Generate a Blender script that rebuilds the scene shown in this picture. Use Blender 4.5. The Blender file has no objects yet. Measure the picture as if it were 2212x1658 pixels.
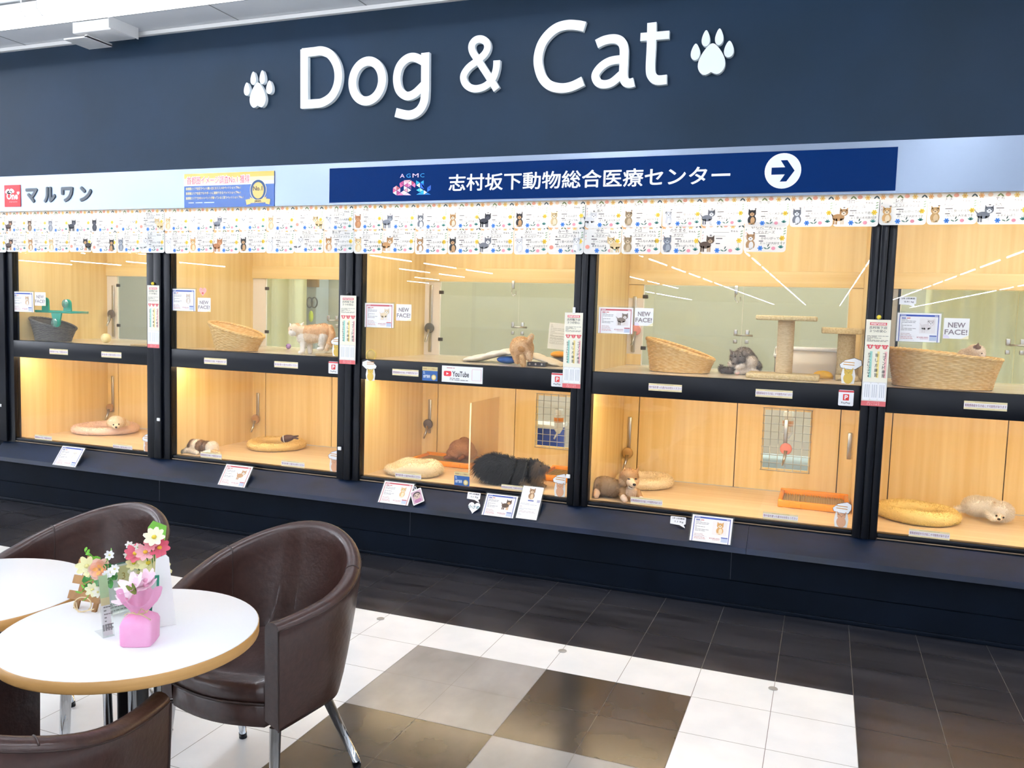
import bpy, bmesh, math, random
from mathutils import Vector, Matrix, noise
R_ = random.Random(7)
SC = bpy.context.scene
COL = SC.collection
PI = math.pi

# ------------------------------------------------------------------ camera
H_CAM = 1.49
F_PX = 1795.0
YAW, PITCH, ROLL = .3596, .0834, -.0307
_fw = Vector((-math.sin(YAW)*math.cos(PITCH), math.cos(YAW)*math.cos(PITCH), -math.sin(PITCH)))
_r = Vector((math.cos(YAW), math.sin(YAW), 0))
_d = _fw.cross(_r)
_c, _s = math.cos(ROLL), math.sin(ROLL)
CAM_R = _c*_r + _s*_d
CAM_D = -_s*_r + _c*_d
CAM_F = _fw
CAM_C = Vector((0, 0, H_CAM))
cam_data = bpy.data.cameras.new('camera')
cam_data.sensor_width = 36.0
cam_data.lens = F_PX/2212*36.0
cam_data.clip_end = 300
cam = bpy.data.objects.new('camera', cam_data)
COL.objects.link(cam)
cam.matrix_world = Matrix((
    (CAM_R.x, -CAM_D.x, -CAM_F.x, CAM_C.x), (CAM_R.y, -CAM_D.y, -CAM_F.y, CAM_C.y),
    (CAM_R.z, -CAM_D.z, -CAM_F.z, CAM_C.z), (0, 0, 0, 1)))
SC.camera = cam

# ------------------------------------------------------------------ world, exposure
wd = bpy.data.worlds.new('world'); SC.world = wd; wd.use_nodes = True
bg = wd.node_tree.nodes['Background']
bg.inputs[0].default_value = (.80, .88, 1, 1); bg.inputs[1].default_value = .75
vs = SC.view_settings
vs.view_transform = 'Standard'; vs.look = 'None'; vs.gamma = 1; vs.use_curve_mapping = False
vs.exposure = 0.4
SC.cycles.use_denoising = True
SC.cycles.max_bounces = 8
SC.cycles.transparent_max_bounces = 24
SC.cycles.sample_clamp_indirect = 6
STORE_LAMP = 60.0      # brightness of the store's ceiling tubes
COVE_LAMP = 1.6        # the tube line close to the sign wall
LED_LOW = 48.0         # warm strips at the front of the lower cages
LED_UP = 45.0          # strips at the front of the upper cages
CARD_LED = 4.2       # strip behind the floral cards
BACK_LAMP = 12.0        # the tube in the staff room behind the cages

# ------------------------------------------------------------------ pixel frame -> place
def ray(px, py):
    return (CAM_R*(px-1106) + CAM_D*(py-829) + CAM_F*F_PX).normalized()
def ony(px, py, y):
    d = ray(px, py); return CAM_C + d*(y/d.y)
def onz(px, py, z):
    d = ray(px, py); return CAM_C + d*((z-H_CAM)/d.z)
def mpp(p):
    return (Vector(p)-CAM_C).dot(CAM_F)/F_PX     # metres per pixel there

# ------------------------------------------------------------------ materials
def lin(c):
    if isinstance(c, str):
        c = c.lstrip('#'); c = [int(c[i:i+2], 16)/255 for i in (0, 2, 4)]
        return tuple(x/12.92 if x <= .04045 else ((x+.055)/1.055)**2.4 for x in c) + (1,)
    return tuple(c[:3]) + (1,)
_M = {}
def M(name, color='#ffffff', rough=.5, metal=0., emit=0., noise_amt=0., nscale=(8, 8, 8), color2=None, bump=0., bscale=None, coat=0., spec=.5, sheen=0., detail=4.):
    if name in _M: return _M[name]
    m = bpy.data.materials.new(name); m.use_nodes = True; _M[name] = m
    nt = m.node_tree; b = nt.nodes['Principled BSDF']
    b.inputs['Base Color'].default_value = lin(color)
    b.inputs['Roughness'].default_value = rough; b.inputs['Metallic'].default_value = metal
    b.inputs['Coat Weight'].default_value = coat; b.inputs['Specular IOR Level'].default_value = spec
    b.inputs['Sheen Weight'].default_value = sheen
    if emit:
        b.inputs['Emission Color'].default_value = lin(color); b.inputs['Emission Strength'].default_value = emit
    if color2 or bump:
        tc = nt.nodes.new('ShaderNodeTexCoord'); mp = nt.nodes.new('ShaderNodeMapping')
        mp.inputs['Scale'].default_value = nscale
        nt.links.new(tc.outputs['Object'], mp.inputs[0])
        n = nt.nodes.new('ShaderNodeTexNoise'); n.inputs['Scale'].default_value = 1; n.inputs['Detail'].default_value = detail
        nt.links.new(mp.outputs[0], n.inputs['Vector'])
        if color2:
            r = nt.nodes.new('ShaderNodeValToRGB')
            r.color_ramp.elements[0].color = lin(color); r.color_ramp.elements[0].position = .35
            r.color_ramp.elements[1].color = lin(color2); r.color_ramp.elements[1].position = .65
            nt.links.new(n.outputs[0], r.inputs[0]); nt.links.new(r.outputs[0], b.inputs['Base Color'])
        if bump:
            bp = nt.nodes.new('ShaderNodeBump'); bp.inputs['Strength'].default_value = bump; bp.inputs['Distance'].default_value = .01
            nt.links.new(n.outputs[0], bp.inputs['Height']); nt.links.new(bp.outputs[0], b.inputs['Normal'])
    return m
def P(c, rough=.55):
    return M('print_'+c.lstrip('#')+('' if rough == .55 else '_%d' % (rough*100)), c, rough)
def emis(name, color, strength):
    if name in _M: return _M[name]
    m = bpy.data.materials.new(name); m.use_nodes = True; _M[name] = m
    nt = m.node_tree; nt.nodes.clear()
    e = nt.nodes.new('ShaderNodeEmission'); o = nt.nodes.new('ShaderNodeOutputMaterial')
    e.inputs[0].default_value = lin(color); e.inputs[1].default_value = strength
    nt.links.new(e.outputs[0], o.inputs[0]); return m
def glass(name, tint='#ffffff', ior=1.45, haze=0.):
    if name in _M: return _M[name]
    m = bpy.data.materials.new(name); m.use_nodes = True; _M[name] = m
    nt = m.node_tree; nt.nodes.clear()
    o = nt.nodes.new('ShaderNodeOutputMaterial'); mx = nt.nodes.new('ShaderNodeMixShader')
    f0 = ((ior-1)/(ior+1))**2                     # Schlick's curve, the same from both faces of a sheet
    ge = nt.nodes.new('ShaderNodeNewGeometry'); dt = nt.nodes.new('ShaderNodeVectorMath'); dt.operation = 'DOT_PRODUCT'
    nt.links.new(ge.outputs['Normal'], dt.inputs[0]); nt.links.new(ge.outputs['Incoming'], dt.inputs[1])
    def mth(op, a, b=None):
        n_ = nt.nodes.new('ShaderNodeMath'); n_.operation = op
        for k_, q_ in enumerate((a, b)):
            if q_ is None: continue
            if isinstance(q_, (int, float)): n_.inputs[k_].default_value = q_
            else: nt.links.new(q_.outputs['Value'], n_.inputs[k_])
        return n_
    f = mth('ADD', mth('MULTIPLY', mth('POWER', mth('SUBTRACT', 1.0, mth('ABSOLUTE', dt)), 5.0), 1-f0), f0)
    t = nt.nodes.new('ShaderNodeBsdfTransparent'); t.inputs[0].default_value = lin(tint)
    g = nt.nodes.new('ShaderNodeBsdfGlossy'); g.inputs['Roughness'].default_value = 0.0
    nt.links.new(f.outputs[0], mx.inputs[0]); nt.links.new(t.outputs[0], mx.inputs[1]); nt.links.new(g.outputs[0], mx.inputs[2])
    out = mx
    if haze:
        d = nt.nodes.new('ShaderNodeBsdfDiffuse'); d.inputs[0].default_value = lin(tint)
        m2 = nt.nodes.new('ShaderNodeMixShader'); m2.inputs[0].default_value = haze
        nt.links.new(mx.outputs[0], m2.inputs[1]); nt.links.new(d.outputs[0], m2.inputs[2]); out = m2
    nt.links.new(out.outputs[0], o.inputs[0]); return m
def thinpaper(name, color, amount=.35, rough=.6):
    if name in _M: return _M[name]
    m = bpy.data.materials.new(name); m.use_nodes = True; _M[name] = m
    nt = m.node_tree; b = nt.nodes['Principled BSDF']; o = nt.nodes['Material Output']
    b.inputs['Base Color'].default_value = lin(color); b.inputs['Roughness'].default_value = rough
    t = nt.nodes.new('ShaderNodeBsdfTranslucent'); t.inputs[0].default_value = lin(color)
    mx = nt.nodes.new('ShaderNodeMixShader'); mx.inputs[0].default_value = amount
    nt.links.new(b.outputs[0], mx.inputs[1]); nt.links.new(t.outputs[0], mx.inputs[2]); nt.links.new(mx.outputs[0], o.inputs[0])
    return m
def attrmat(name, rough=.8, thru=0.):
    if name in _M: return _M[name]
    m = bpy.data.materials.new(name); m.use_nodes = True; _M[name] = m
    nt = m.node_tree; b = nt.nodes['Principled BSDF']
    a = nt.nodes.new('ShaderNodeAttribute'); a.attribute_name = 'coat'
    nt.links.new(a.outputs['Color'], b.inputs['Base Color'])
    b.inputs['Roughness'].default_value = rough; b.inputs['Specular IOR Level'].default_value = .25
    if thru:                                       # single hairs let light through
        t = nt.nodes.new('ShaderNodeBsdfTranslucent'); mx = nt.nodes.new('ShaderNodeMixShader'); mx.inputs[0].default_value = thru
        nt.links.new(a.outputs['Color'], t.inputs[0]); nt.links.new(b.outputs[0], mx.inputs[1]); nt.links.new(t.outputs[0], mx.inputs[2]); nt.links.new(mx.outputs[0], nt.nodes['Material Output'].inputs[0])
    return m

WOOD = M('cage_wood', '#e3c583', .42, color2='#eed69c', nscale=(22, 22, .7), detail=6)
WOODH = M('cage_wood_plank', '#e6c988', .42, color2='#f0daa4', nscale=(.8, 20, 24), detail=6)
WFLOOR = M('cage_floor', '#dcc39c', .32, color2='#e8d4b2', nscale=(1.2, 26, 26), detail=6)
UFLOOR = M('upper_floor', '#d8c8ae', .22, color2='#e2d4bd', nscale=(1.2, 20, 20))
BLACK = M('black_frame', '#05080f', .3, color2='#080c15', nscale=(3, 3, 3), spec=.25)
SILLM = M('black_ledge', '#0b1626', .28, color2='#12203a', nscale=(4, 9, 9), bump=.04, spec=.55)
BASEM = M('black_plinth', '#030a14', .55, color2='#050e1a', nscale=(4, 4, 4), spec=.1)
NAVY = M('navy_wall', '#0f2638', .55, color2='#122b41', spec=.25, nscale=(1.5, 1.5, 1.5))
SILVER = M('silver_band', '#8f9db1', .26, metal=.5)
WHITE = M('white_plastic', '#f3f3f1', .4)
OFFW = M('off_white_post', '#e9e3d8', .45)
CHROME = M('chrome', '#dcdfe2', .08, metal=1)
STEEL = M('steel', '#b9b9b4', .3, metal=1)
DARKM = M('dark_metal', '#4b4742', .4, metal=.6)
LEATH = M('brown_leather', '#321d18', .32, color2='#3b241e', nscale=(60, 60, 60), bump=.12, coat=.15)
LEATHS = M('brown_seam', '#2a1813', .5)
GLASS = glass('window_glass')
BGLASS = glass('back_glass', '#eef3ee', haze=.05)
ACRYL = glass('clear_acrylic', '#f8fbfa', haze=.02)
BLACKT = P('#1b1b1f')

# ------------------------------------------------------------------ object helpers
def tag(o, label=None, cat=None, group=None, kind=None):
    if label: o['label'] = label
    if cat: o['category'] = cat
    if group: o['group'] = group
    if kind: o['kind'] = kind
    return o
def thing(name, label, cat, loc=(0, 0, 0), rotz=0, group=None):
    o = bpy.data.objects.new(name, None); COL.objects.link(o)
    o.location = loc; o.rotation_euler = (0, 0, rotz); o.empty_display_size = .05
    return tag(o, label, cat, group)
class MB:
    def __init__(s, local=False):
        s.v = []; s.f = []; s.m = []; s.sm = []; s.mats = []; s.local = local
    def mi(s, mat):
        if mat not in s.mats: s.mats.append(mat)
        return s.mats.index(mat)
    def add(s, vs_, fs, mat, smooth=False):
        n = len(s.v); k = s.mi(mat)
        s.v += [tuple(q) for q in vs_]
        for f in fs: s.f.append([i+n for i in f]); s.m.append(k); s.sm.append(smooth)
        return s
    def box(s, x0, x1, y0, y1, z0, z1, mat, mtx=None):
        vs_ = [Vector((x, y, z)) for x in (x0, x1) for y in (y0, y1) for z in (z0, z1)]
        if mtx: vs_ = [mtx @ q for q in vs_]
        return s.add(vs_, [(0, 1, 3, 2), (4, 6, 7, 5), (0, 4, 5, 1), (2, 3, 7, 6), (0, 2, 6, 4), (1, 5, 7, 3)], mat)
    def bbox(s, x0, x1, y0, y1, z0, z1, mat, bev=.004, mtx=None, seg=2):
        bm = bmesh.new(); bmesh.ops.create_cube(bm, size=1)
        bmesh.ops.scale(bm, vec=(x1-x0, y1-y0, z1-z0), verts=bm.verts)
        bmesh.ops.translate(bm, vec=((x0+x1)/2, (y0+y1)/2, (z0+z1)/2), verts=bm.verts)
        bmesh.ops.bevel(bm, geom=bm.edges[:], offset=bev, segments=seg, affect='EDGES', profile=.5)
        return s.bm(bm, mat, mtx, True)
    def bm(s, bm, mat, mtx=None, smooth=False):
        bm.verts.index_update()
        vs_ = [(mtx @ q.co if mtx else q.co.copy()) for q in bm.verts]
        s.add(vs_, [[q.index for q in f.verts] for f in bm.faces], mat, smooth); bm.free(); return s
    def tube(s, pts, r, mat, n=8, closed=False, caps=True):
        pts = [Vector(p) for p in pts]; k = len(pts)
        rs = r if isinstance(r, (list, tuple)) else [r]*k
        vs_ = []; up = Vector((0, 0, 1)); prev = None
        for i, p in enumerate(pts):
            a = pts[(i-1) % k] if (closed or i > 0) else p
            b = pts[(i+1) % k] if (closed or i < k-1) else p
            t = (b-a).normalized()
            if prev is None:
                u = t.cross(up if abs(t.z) < .9 else Vector((1, 0, 0))).normalized()
            else:
                u = (prev - t*prev.dot(t)).normalized()
            prev = u; w = t.cross(u)
            for j in range(n):
                an = 2*PI*j/n; vs_.append(p + (u*math.cos(an)+w*math.sin(an))*rs[i])
        fs = []
        for i in range(k if closed else k-1):
            a, b = i*n, ((i+1) % k)*n
            for j in range(n): fs.append((a+j, b+j, b+(j+1) % n, a+(j+1) % n)[::-1])
        if caps and not closed:
            fs.append(tuple(range(n))); fs.append(tuple(range((k-1)*n, k*n))[::-1])
        return s.add(vs_, [f[::-1] for f in fs], mat, True)
    def lathe(s, prof, c, mat, n=32, sx=1, sy=1, cap=True, smooth=True, mtx=None):
        vs_ = []
        for (r, z) in prof:
            for j in range(n):
                a = 2*PI*j/n
                q = Vector((c[0]+r*sx*math.cos(a), c[1]+r*sy*math.sin(a), c[2]+z)); vs_.append(mtx @ q if mtx else q)
        fs = []
        for i in range(len(prof)-1):
            for j in range(n): fs.append((i*n+j, i*n+(j+1) % n, (i+1)*n+(j+1) % n, (i+1)*n+j))
        if cap: fs.append(tuple(range(n))[::-1]); fs.append(tuple(range((len(prof)-1)*n, len(prof)*n)))
        return s.add(vs_, fs, mat, smooth)
    def ell(s, c, r, mat, seg=16, rings=10, rot=None):
        bm = bmesh.new(); bmesh.ops.create_uvsphere(bm, u_segments=seg, v_segments=rings, radius=1)
        m = Matrix.Translation(c) @ (rot or Matrix()) @ Matrix.Diagonal((r[0], r[1], r[2], 1))
        return s.bm(bm, mat, m, True)
    def build(s, name, parent=None, loc=None):
        me = bpy.data.meshes.new(name)
        off = Vector((0, 0, 0))
        if parent is not None and not s.local:
            p = parent
            while p is not None: off += p.location; p = p.parent
        elif parent is None:
            if loc is None:
                xs = [q[0] for q in s.v]; ys = [q[1] for q in s.v]; zs = [q[2] for q in s.v]
                loc = ((min(xs)+max(xs))/2, (min(ys)+max(ys))/2, min(zs))
            off = Vector(loc)
        me.from_pydata([(q[0]-off.x, q[1]-off.y, q[2]-off.z) for q in s.v], [], s.f)
        for m in s.mats: me.materials.append(m)
        me.polygons.foreach_set('material_index', s.m); me.polygons.foreach_set('use_smooth', s.sm)
        me.update()
        o = bpy.data.objects.new(name, me); COL.objects.link(o)
        if parent is not None: o.parent = parent
        else: o.location = off
        return o
def structure(o): o['kind'] = 'structure'; return o

# ------------------------------------------------------------------ text and flat print
_T = {}
def glyphs(body, bold=0., res=2):
    k = (body, bold, res)
    if k in _T: return _T[k]
    c = bpy.data.curves.new('lettering', 'FONT'); c.body = body; c.size = 1; c.resolution_u = res; c.offset = bold
    o = bpy.data.objects.new('lettering', c); COL.objects.link(o)
    bpy.context.view_layer.update()
    me = bpy.data.meshes.new_from_object(o.evaluated_get(bpy.context.evaluated_depsgraph_get()))
    v = [(q.co.x, q.co.y) for q in me.vertices]; f = [tuple(p.vertices) for p in me.polygons]
    bpy.data.objects.remove(o); bpy.data.curves.remove(c); bpy.data.meshes.remove(me)
    xs = [q[0] for q in v] or [0]; ys = [q[1] for q in v] or [0]
    _T[k] = (v, f, (min(xs), max(xs), min(ys), max(ys))); return _T[k]
class Pr(MB):
    """flat print on a plane: o origin (lower left), u right, v up"""
    def __init__(s, o, u=(1, 0, 0), v=(0, 0, 1), local=False):
        super().__init__(local); s.o = Vector(o); s.u = Vector(u).normalized(); s.w = Vector(v).normalized(); s.n = s.u.cross(s.w)
    def pt(s, a, b, L=0): return s.o + s.u*a + s.w*b + s.n*(L*.0005)
    def poly(s, pts, mat, L=1):
        return s.add([s.pt(a, b, L) for a, b in pts], [tuple(range(len(pts)))], mat)
    def rect(s, a0, b0, a1, b1, mat, L=1): return s.poly([(a0, b0), (a1, b0), (a1, b1), (a0, b1)], mat, L)
    def rr(s, a0, b0, a1, b1, r, mat, L=0, thick=None, only=None):
        pts = []
        for cx, cy, a in ((a1-r, b0+r, -90), (a1-r, b1-r, 0), (a0+r, b1-r, 90), (a0+r, b0+r, 180)):
            for i in range(5): an = math.radians(a+i*22.5); pts.append((cx+r*math.cos(an), cy+r*math.sin(an)))
        return s.poly(pts, mat, L) if thick is None else s.slab(pts, mat, thick, L)
    def slab(s, pts, mat, t, L=0):
        n = len(pts); vs_ = [s.pt(a, b, L) for a, b in pts] + [s.pt(a, b, L)-s.n*t for a, b in pts]
        fs = [tuple(range(n)), tuple(range(n, 2*n))[::-1]] + [(i, i+n, (i+1) % n+n, (i+1) % n) for i in range(n)]
        return s.add(vs_, fs, mat)
    def ellp(s, a, b, ra, rb, mat, L=1, n=14, rot=0):
        c, d = math.cos(rot), math.sin(rot)
        return s.poly([(a+ra*math.cos(2*PI*i/n)*c-rb*math.sin(2*PI*i/n)*d, b+ra*math.cos(2*PI*i/n)*d+rb*math.sin(2*PI*i/n)*c) for i in range(n)], mat, L)
    def heart(s, a, b, r, mat, L=1, thick=None):
        pts = []
        for i in range(24):
            t = 2*PI*i/24; pts.append((a+r*math.sin(t)**3, b+r*(13*math.cos(t)-5*math.cos(2*t)-2*math.cos(3*t)-math.cos(4*t))/15))
        pts = pts[::-1]
        return s.poly(pts, mat, L) if thick is None else s.slab(pts, mat, thick, L)
    def text(s, body, a, b, h, mat, L=2, bold=0., al='l', wid=None, res=2, fit=None, thick=0):
        v, f, (x0, x1, y0, y1) = glyphs(body, 0. if any(ord(q) > 0x2fff for q in body) else bold, res)
        if fit:                                   # exact box a0,b0,a1,b1
            A0, B0, A1, B1 = fit; sx = (A1-A0)/(x1-x0); sy = (B1-B0)/(y1-y0); ox, oy = A0-x0*sx, B0-y0*sy
        else:
            sx = sy = h/.7
            if wid: sx = wid/(x1-x0)
            ox = a-x0*sx if al == 'l' else (a-(x0+x1)/2*sx if al == 'c' else a-x1*sx); oy = b
        if bold and any(ord(q) > 0x2fff for q in body):   # heavier strokes: the glyphs set again, a hair apart
            v, f, _b = glyphs(body, 0., res); n0 = len(v); v2 = list(v); f2 = list(f)
            for e, (dx, dy) in enumerate(((bold, 0), (-bold, 0), (0, bold), (0, -bold), (bold*.7, bold*.7), (-bold*.7, bold*.7), (bold*.7, -bold*.7), (-bold*.7, -bold*.7))[:(8 if bold > .012 else 2)]):
                v2 += [(x+dx, y+dy) for x, y in v]; f2 += [tuple(i+n0*(e+1) for i in q) for q in f]
            v, f = v2, f2; lay = [L+.12*(i//n0) for i in range(len(v))]
        else: lay = [L]*len(v)
        if thick:
            n = len(v); ed = {}
            for q in f:
                for i in range(len(q)): ed[(q[i], q[(i+1) % len(q)])] = 1
            vs_ = [s.pt(ox+x*sx, oy+y*sy, l_) for (x, y), l_ in zip(v, lay)] + [s.pt(ox+x*sx, oy+y*sy, L)-s.n*thick for x, y in v]
            fs = [tuple(q) for q in f] + [(q[0], q[0]+n, q[1]+n, q[1]) for q in ed if (q[1], q[0]) not in ed]
            return s.add(vs_, fs, mat)
        return s.add([s.pt(ox+x*sx, oy+y*sy, l_) for (x, y), l_ in zip(v, lay)], f, mat)
    def lines(s, a, b, wd, n, dy, t, mat, L=2, seed=0):
        rr = random.Random(seed)
        for i in range(n):
            x = a
            while x < a+wd*.92:
                w = rr.uniform(.06, .3)*wd; w = min(w, a+wd-x)
                s.rect(x, b-i*dy, x+w, b-i*dy+t, mat, L); x += w+wd*.03
                if rr.random() < .18: break
        return s
    def pet(s, a, b, h, c1, c2, L=2, sitting=True, flip=1, face=True):
        """small picture of a puppy or kitten, h tall, standing on b"""
        m1, m2, k = P(c1), P(c2), P('#2a2220')
        if sitting:
            s.ellp(a, b+.30*h, .27*h, .31*h, m1, L); s.ellp(a+.05*h*flip, b+.26*h, .14*h, .24*h, m2, L+1)
            for d in (-.12, .12): s.ellp(a+d*h, b+.06*h, .08*h, .06*h, m2, L+1)
            hx, hy = a, b+.72*h
        else:
            s.ellp(a-.12*h*flip, b+.42*h, .36*h, .22*h, m1, L)
            for d in (-.36, -.22, .05, .17): s.rect(a+d*h*flip-.05*h, b, a+d*h*flip+.05*h, b+.36*h, m1 if d < 0 else m2, L)
            hx, hy = a+.18*h*flip, b+.72*h
            s.poly([(a-.45*h*flip, b+.45*h), (a-.62*h*flip, b+.75*h), (a-.40*h*flip, b+.55*h)][::(1 if flip < 0 else -1)], m1, L)
        s.ellp(hx, hy, .25*h, .22*h, m1, L+2)
        for d in (-1, 1): s.poly([(hx+d*.08*h, hy+.15*h), (hx+d*.24*h, hy+.05*h), (hx+d*.23*h, hy+.32*h)][::d], m1, L+2)
        s.ellp(hx, hy-.06*h, .14*h, .12*h, m2, L+3)
        if face:
            for d in (-.1, .1): s.ellp(hx+d*h, hy+.03*h, .03*h, .03*h, k, L+4, n=6)
            s.ellp(hx, hy-.05*h, .04*h, .03*h, k, L+4, n=6)
        return s
ORD = ['first', 'second', 'third', 'fourth', 'fifth', 'sixth', 'seventh', 'eighth', 'ninth', 'tenth', 'eleventh', 'twelfth', 'thirteenth', 'fourteenth', 'fifteenth', 'sixteenth', 'seventeenth', 'eighteenth', 'nineteenth', 'twentieth', 'twenty-first', 'twenty-second', 'twenty-third', 'twenty-fourth', 'twenty-fifth', 'twenty-sixth', 'twenty-seventh', 'twenty-eighth', 'twenty-ninth', 'thirtieth', 'thirty-first', 'thirty-second', 'thirty-third']

# ------------------------------------------------------------------ floor, ceiling, walls
S_T = .303; X0T, Y1T, Y0T = -1.633, 3.250, 3.537
TW = M('tile_white', '#f2f4f5', .2, color2='#fbfcfc', nscale=(5, 5, 5), bump=.03)
TG = M('tile_grey', '#949392', .24, color2='#a8a6a5', nscale=(5, 3, 3), bump=.03)
TD = M('tile_dark', '#33312f', .2, color2='#444140', nscale=(4, 3, 3), bump=.03)
TB = M('tile_black', '#232328', .24, color2='#37373d', nscale=(1.5, 14, 3), bump=.03)
TL = M('tile_joint', '#77736e', .5)
fl = MB()
fl.add([(-40, -70, 0), (12, -70, 0), (12, -4.6, 0), (-40, -4.6, 0)], [(0, 1, 2, 3)], TW)
fl.add([(-40, -4.6, -.0012), (12, -4.6, -.0012), (12, 4.6, -.0012), (-40, 4.6, -.0012)], [(0, 1, 2, 3)], TL)
def tile(x0, x1, y0, y1, m):
    g = .0011
    fl.add([(x0+g, y0+g, 0), (x1-g, y0+g, 0), (x1-g, y1-g, 0), (x0+g, y1-g, 0)], [(0, 1, 2, 3)], m)
for i in range(-26, 17):
    xa, xb = X0T+i*S_T, X0T+(i+1)*S_T
    ys = [(Y0T+k*S_T, Y0T+(k+1)*S_T, 's', k) for k in range(3)] + [(Y1T, Y0T, 'b', 0)] + [(Y1T-(k+1)*S_T, Y1T-k*S_T, 'g', k) for k in range(25)]
    for ya, yb, t, k in ys:
        if i >= 6 or t == 's': m = TB
        elif t == 'b' or i < 0 or i >= 4: m = TW
        else: m = TG if (i//2+k//2) % 2 == 0 else TD
        tile(xa, xb, ya, min(yb, 4.42), m)
structure(fl.build('floor', loc=(0, 0, 0)))
CEIL = M('ceiling_board', '#e0e3e6', .8, color2='#e8eaec', nscale=(2, 2, 2))
CLINE = M('ceiling_joint', '#8f9294', .8)
ce = MB()
ce.add([(-40, -70, 3.262), (-40, 4.55, 3.262), (12, 4.55, 3.262), (12, -70, 3.262)], [(0, 1, 2, 3)], CEIL)
for x in [-9+.91*k for k in range(12)]: ce.box(x, x+.008, 0, 4.39, 3.2605, 3.2618, CLINE)
for y in (4.10, 3.2, 2.3, 1.4): ce.box(-9, 2, y, y+.008, 3.2603, 3.2616, CLINE)
structure(ce.build('ceiling', loc=(0, 0, 0)))
w = MB(); w.box(-14, 3, 4.40, 4.55, 2.366, 3.262, NAVY); structure(w.build('wall_back', loc=(0, 4.4, 0)))
w = MB(); w.box(-14, 3, 4.372, 4.3995, 3.236, 3.2595, WHITE); structure(w.build('trim_1', loc=(0, 4.4, 0)))
w = MB(); w.box(-14, 3, 4.386, 4.399, 2.118, 2.366, SILVER); w.box(-14, 3, 4.3992, 4.44, 2.125, 2.365, BLACK); structure(w.build('trim_2', loc=(0, 4.4, 0)))
# posts
POSTX = [(-6.6, -5.62), (-4.345, -4.145), (-2.828, -2.667), (-1.32, -1.2), (.175, .29), (1.62, 1.75)]
BAYS = [(-5.62, -4.345), (-4.145, -2.828), (-2.667, -1.32), (-1.2, .175), (.29, 1.62)]
for i, (a, b) in enumerate(POSTX):
    w = MB(); wd = b-a
    w.box(a, b, 4.448, 4.50, .428, 2.124, BLACK)
    if i == 0: w.bbox(a, b-.06, 4.425, 4.447, .43, 2.09, BLACK, .004)
    else:
        w.bbox(a+wd*.02, a+wd*.34, 4.432, 4.447, .43, 2.09, BLACK, .004)
        w.bbox(a+wd*.36, a+wd*.66, 4.422, 4.447, .43, 2.09, BLACK, .006)
        w.bbox(a+wd*.68, a+wd*.98, 4.438, 4.447, .43, 2.09, BLACK, .004)
    structure(w.build('trim_%d' % (3+i), loc=((a+b)/2, 4.45, 0)))
# rails, bottom frames, aluminium tracks
TRACK = M('bronze_track', '#8d7a63', .3, metal=.8)
for i, (a, b) in enumerate(BAYS):
    w = MB(); w.bbox(a+.001, b-.001, 4.446, 4.50, 1.066, 1.190, BLACK, .003)
    w.bbox(a+.001, b-.001, 4.452, 4.50, .441, .462, BLACK, .003)
    w.bbox(a+.001, b-.001, 4.447, 4.4515, .434, .440, TRACK, .001)
    w.bbox(a+.001, b-.001, 4.452, 4.50, 2.128, 2.15, BLACK, .003)
    structure(w.build('trim_%d' % (9+i), loc=((a+b)/2, 4.45, 0)))
# sloping ledge and plinth
w = MB(); prof = [(4.449, .4285), (4.332, .334), (4.330, .305), (4.384, .305), (4.50, .40)]
xs = [-5.735, -2.425, -.322, 2.2]
for a, b in zip(xs[:-1], xs[1:]):
    n = len(prof); vs_ = [(a+.0008, y, z) for y, z in prof] + [(b-.0008, y, z) for y, z in prof]
    w.add(vs_, [tuple(range(n))[::-1], tuple(range(n, 2*n))] + [(i, (i+1) % n, (i+1) % n+n, i+n) for i in range(n)], SILLM)
structure(w.build('trim_14', loc=(0, 4.4, 0)))
w = MB(); w.box(-7, 2.2, 4.392, 4.6, .142, .340, BASEM); w.box(-7, 2.2, 4.462, 4.6, .340, .4350, BASEM); w.box(-5.735, 2.2, 4.4535, 4.4995, .4290, .4405, BLACK)  # two upper boxes added to stop staff room light leaking past the ledge
for x in (-4.2, -2.28, -.4, 1.4): w.box(x, x+.003, 4.3915, 4.393, .145, .30, M('plinth_joint', '#2a2f38', .5))
structure(w.build('wall_plinth', loc=(0, 4.4, 0)))
w = MB(); w.box(-7, 2.2, 4.386, 4.6, .022, .139, BASEM); w.bbox(-7, 2.2, 4.374, 4.386, .0005, .022, BASEM, .003)
structure(w.build('baseboard_back', loc=(0, 4.4, 0)))
# staff room behind the cages
SAGE = M('staff_room_wall', '#c6bfae', .7, color2='#cbc4b4', nscale=(1, 1, 1))
w = MB(); w.box(-8, 4, 6.5, 6.6, 0, 2.9, SAGE); w.box(-8.1, -8, 5.36, 6.6, 0, 2.9, SAGE); w.box(4, 4.1, 5.36, 6.6, 0, 2.9, SAGE)
structure(w.build('wall_rear', loc=(0, 6.5, 0)))
w = MB(); w.box(-8, 4, 4.56, 6.5, 2.9, 2.95, CEIL); structure(w.build('ceiling_rear', loc=(0, 6, 2.9)))
t = thing('tube_lamp', 'long white tube lamp on the staff room ceiling behind the cages', 'lamp', (-2, 5.95, 2.86))
MB().box(-6.5, 2.5, 5.90, 6.0, 2.85, 2.899, WHITE).build('lamp_body', t)
MB().tube([(-6.5, 5.95, 2.82), (2.5, 5.95, 2.82)], .028, emis('staff_tube', '#eef3ea', BACK_LAMP*4), 8).build('tube', t)
CURT = M('curtain_cloth', '#efeccb', .8, color2='#f5f2d6', nscale=(14, 14, .5))
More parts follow.
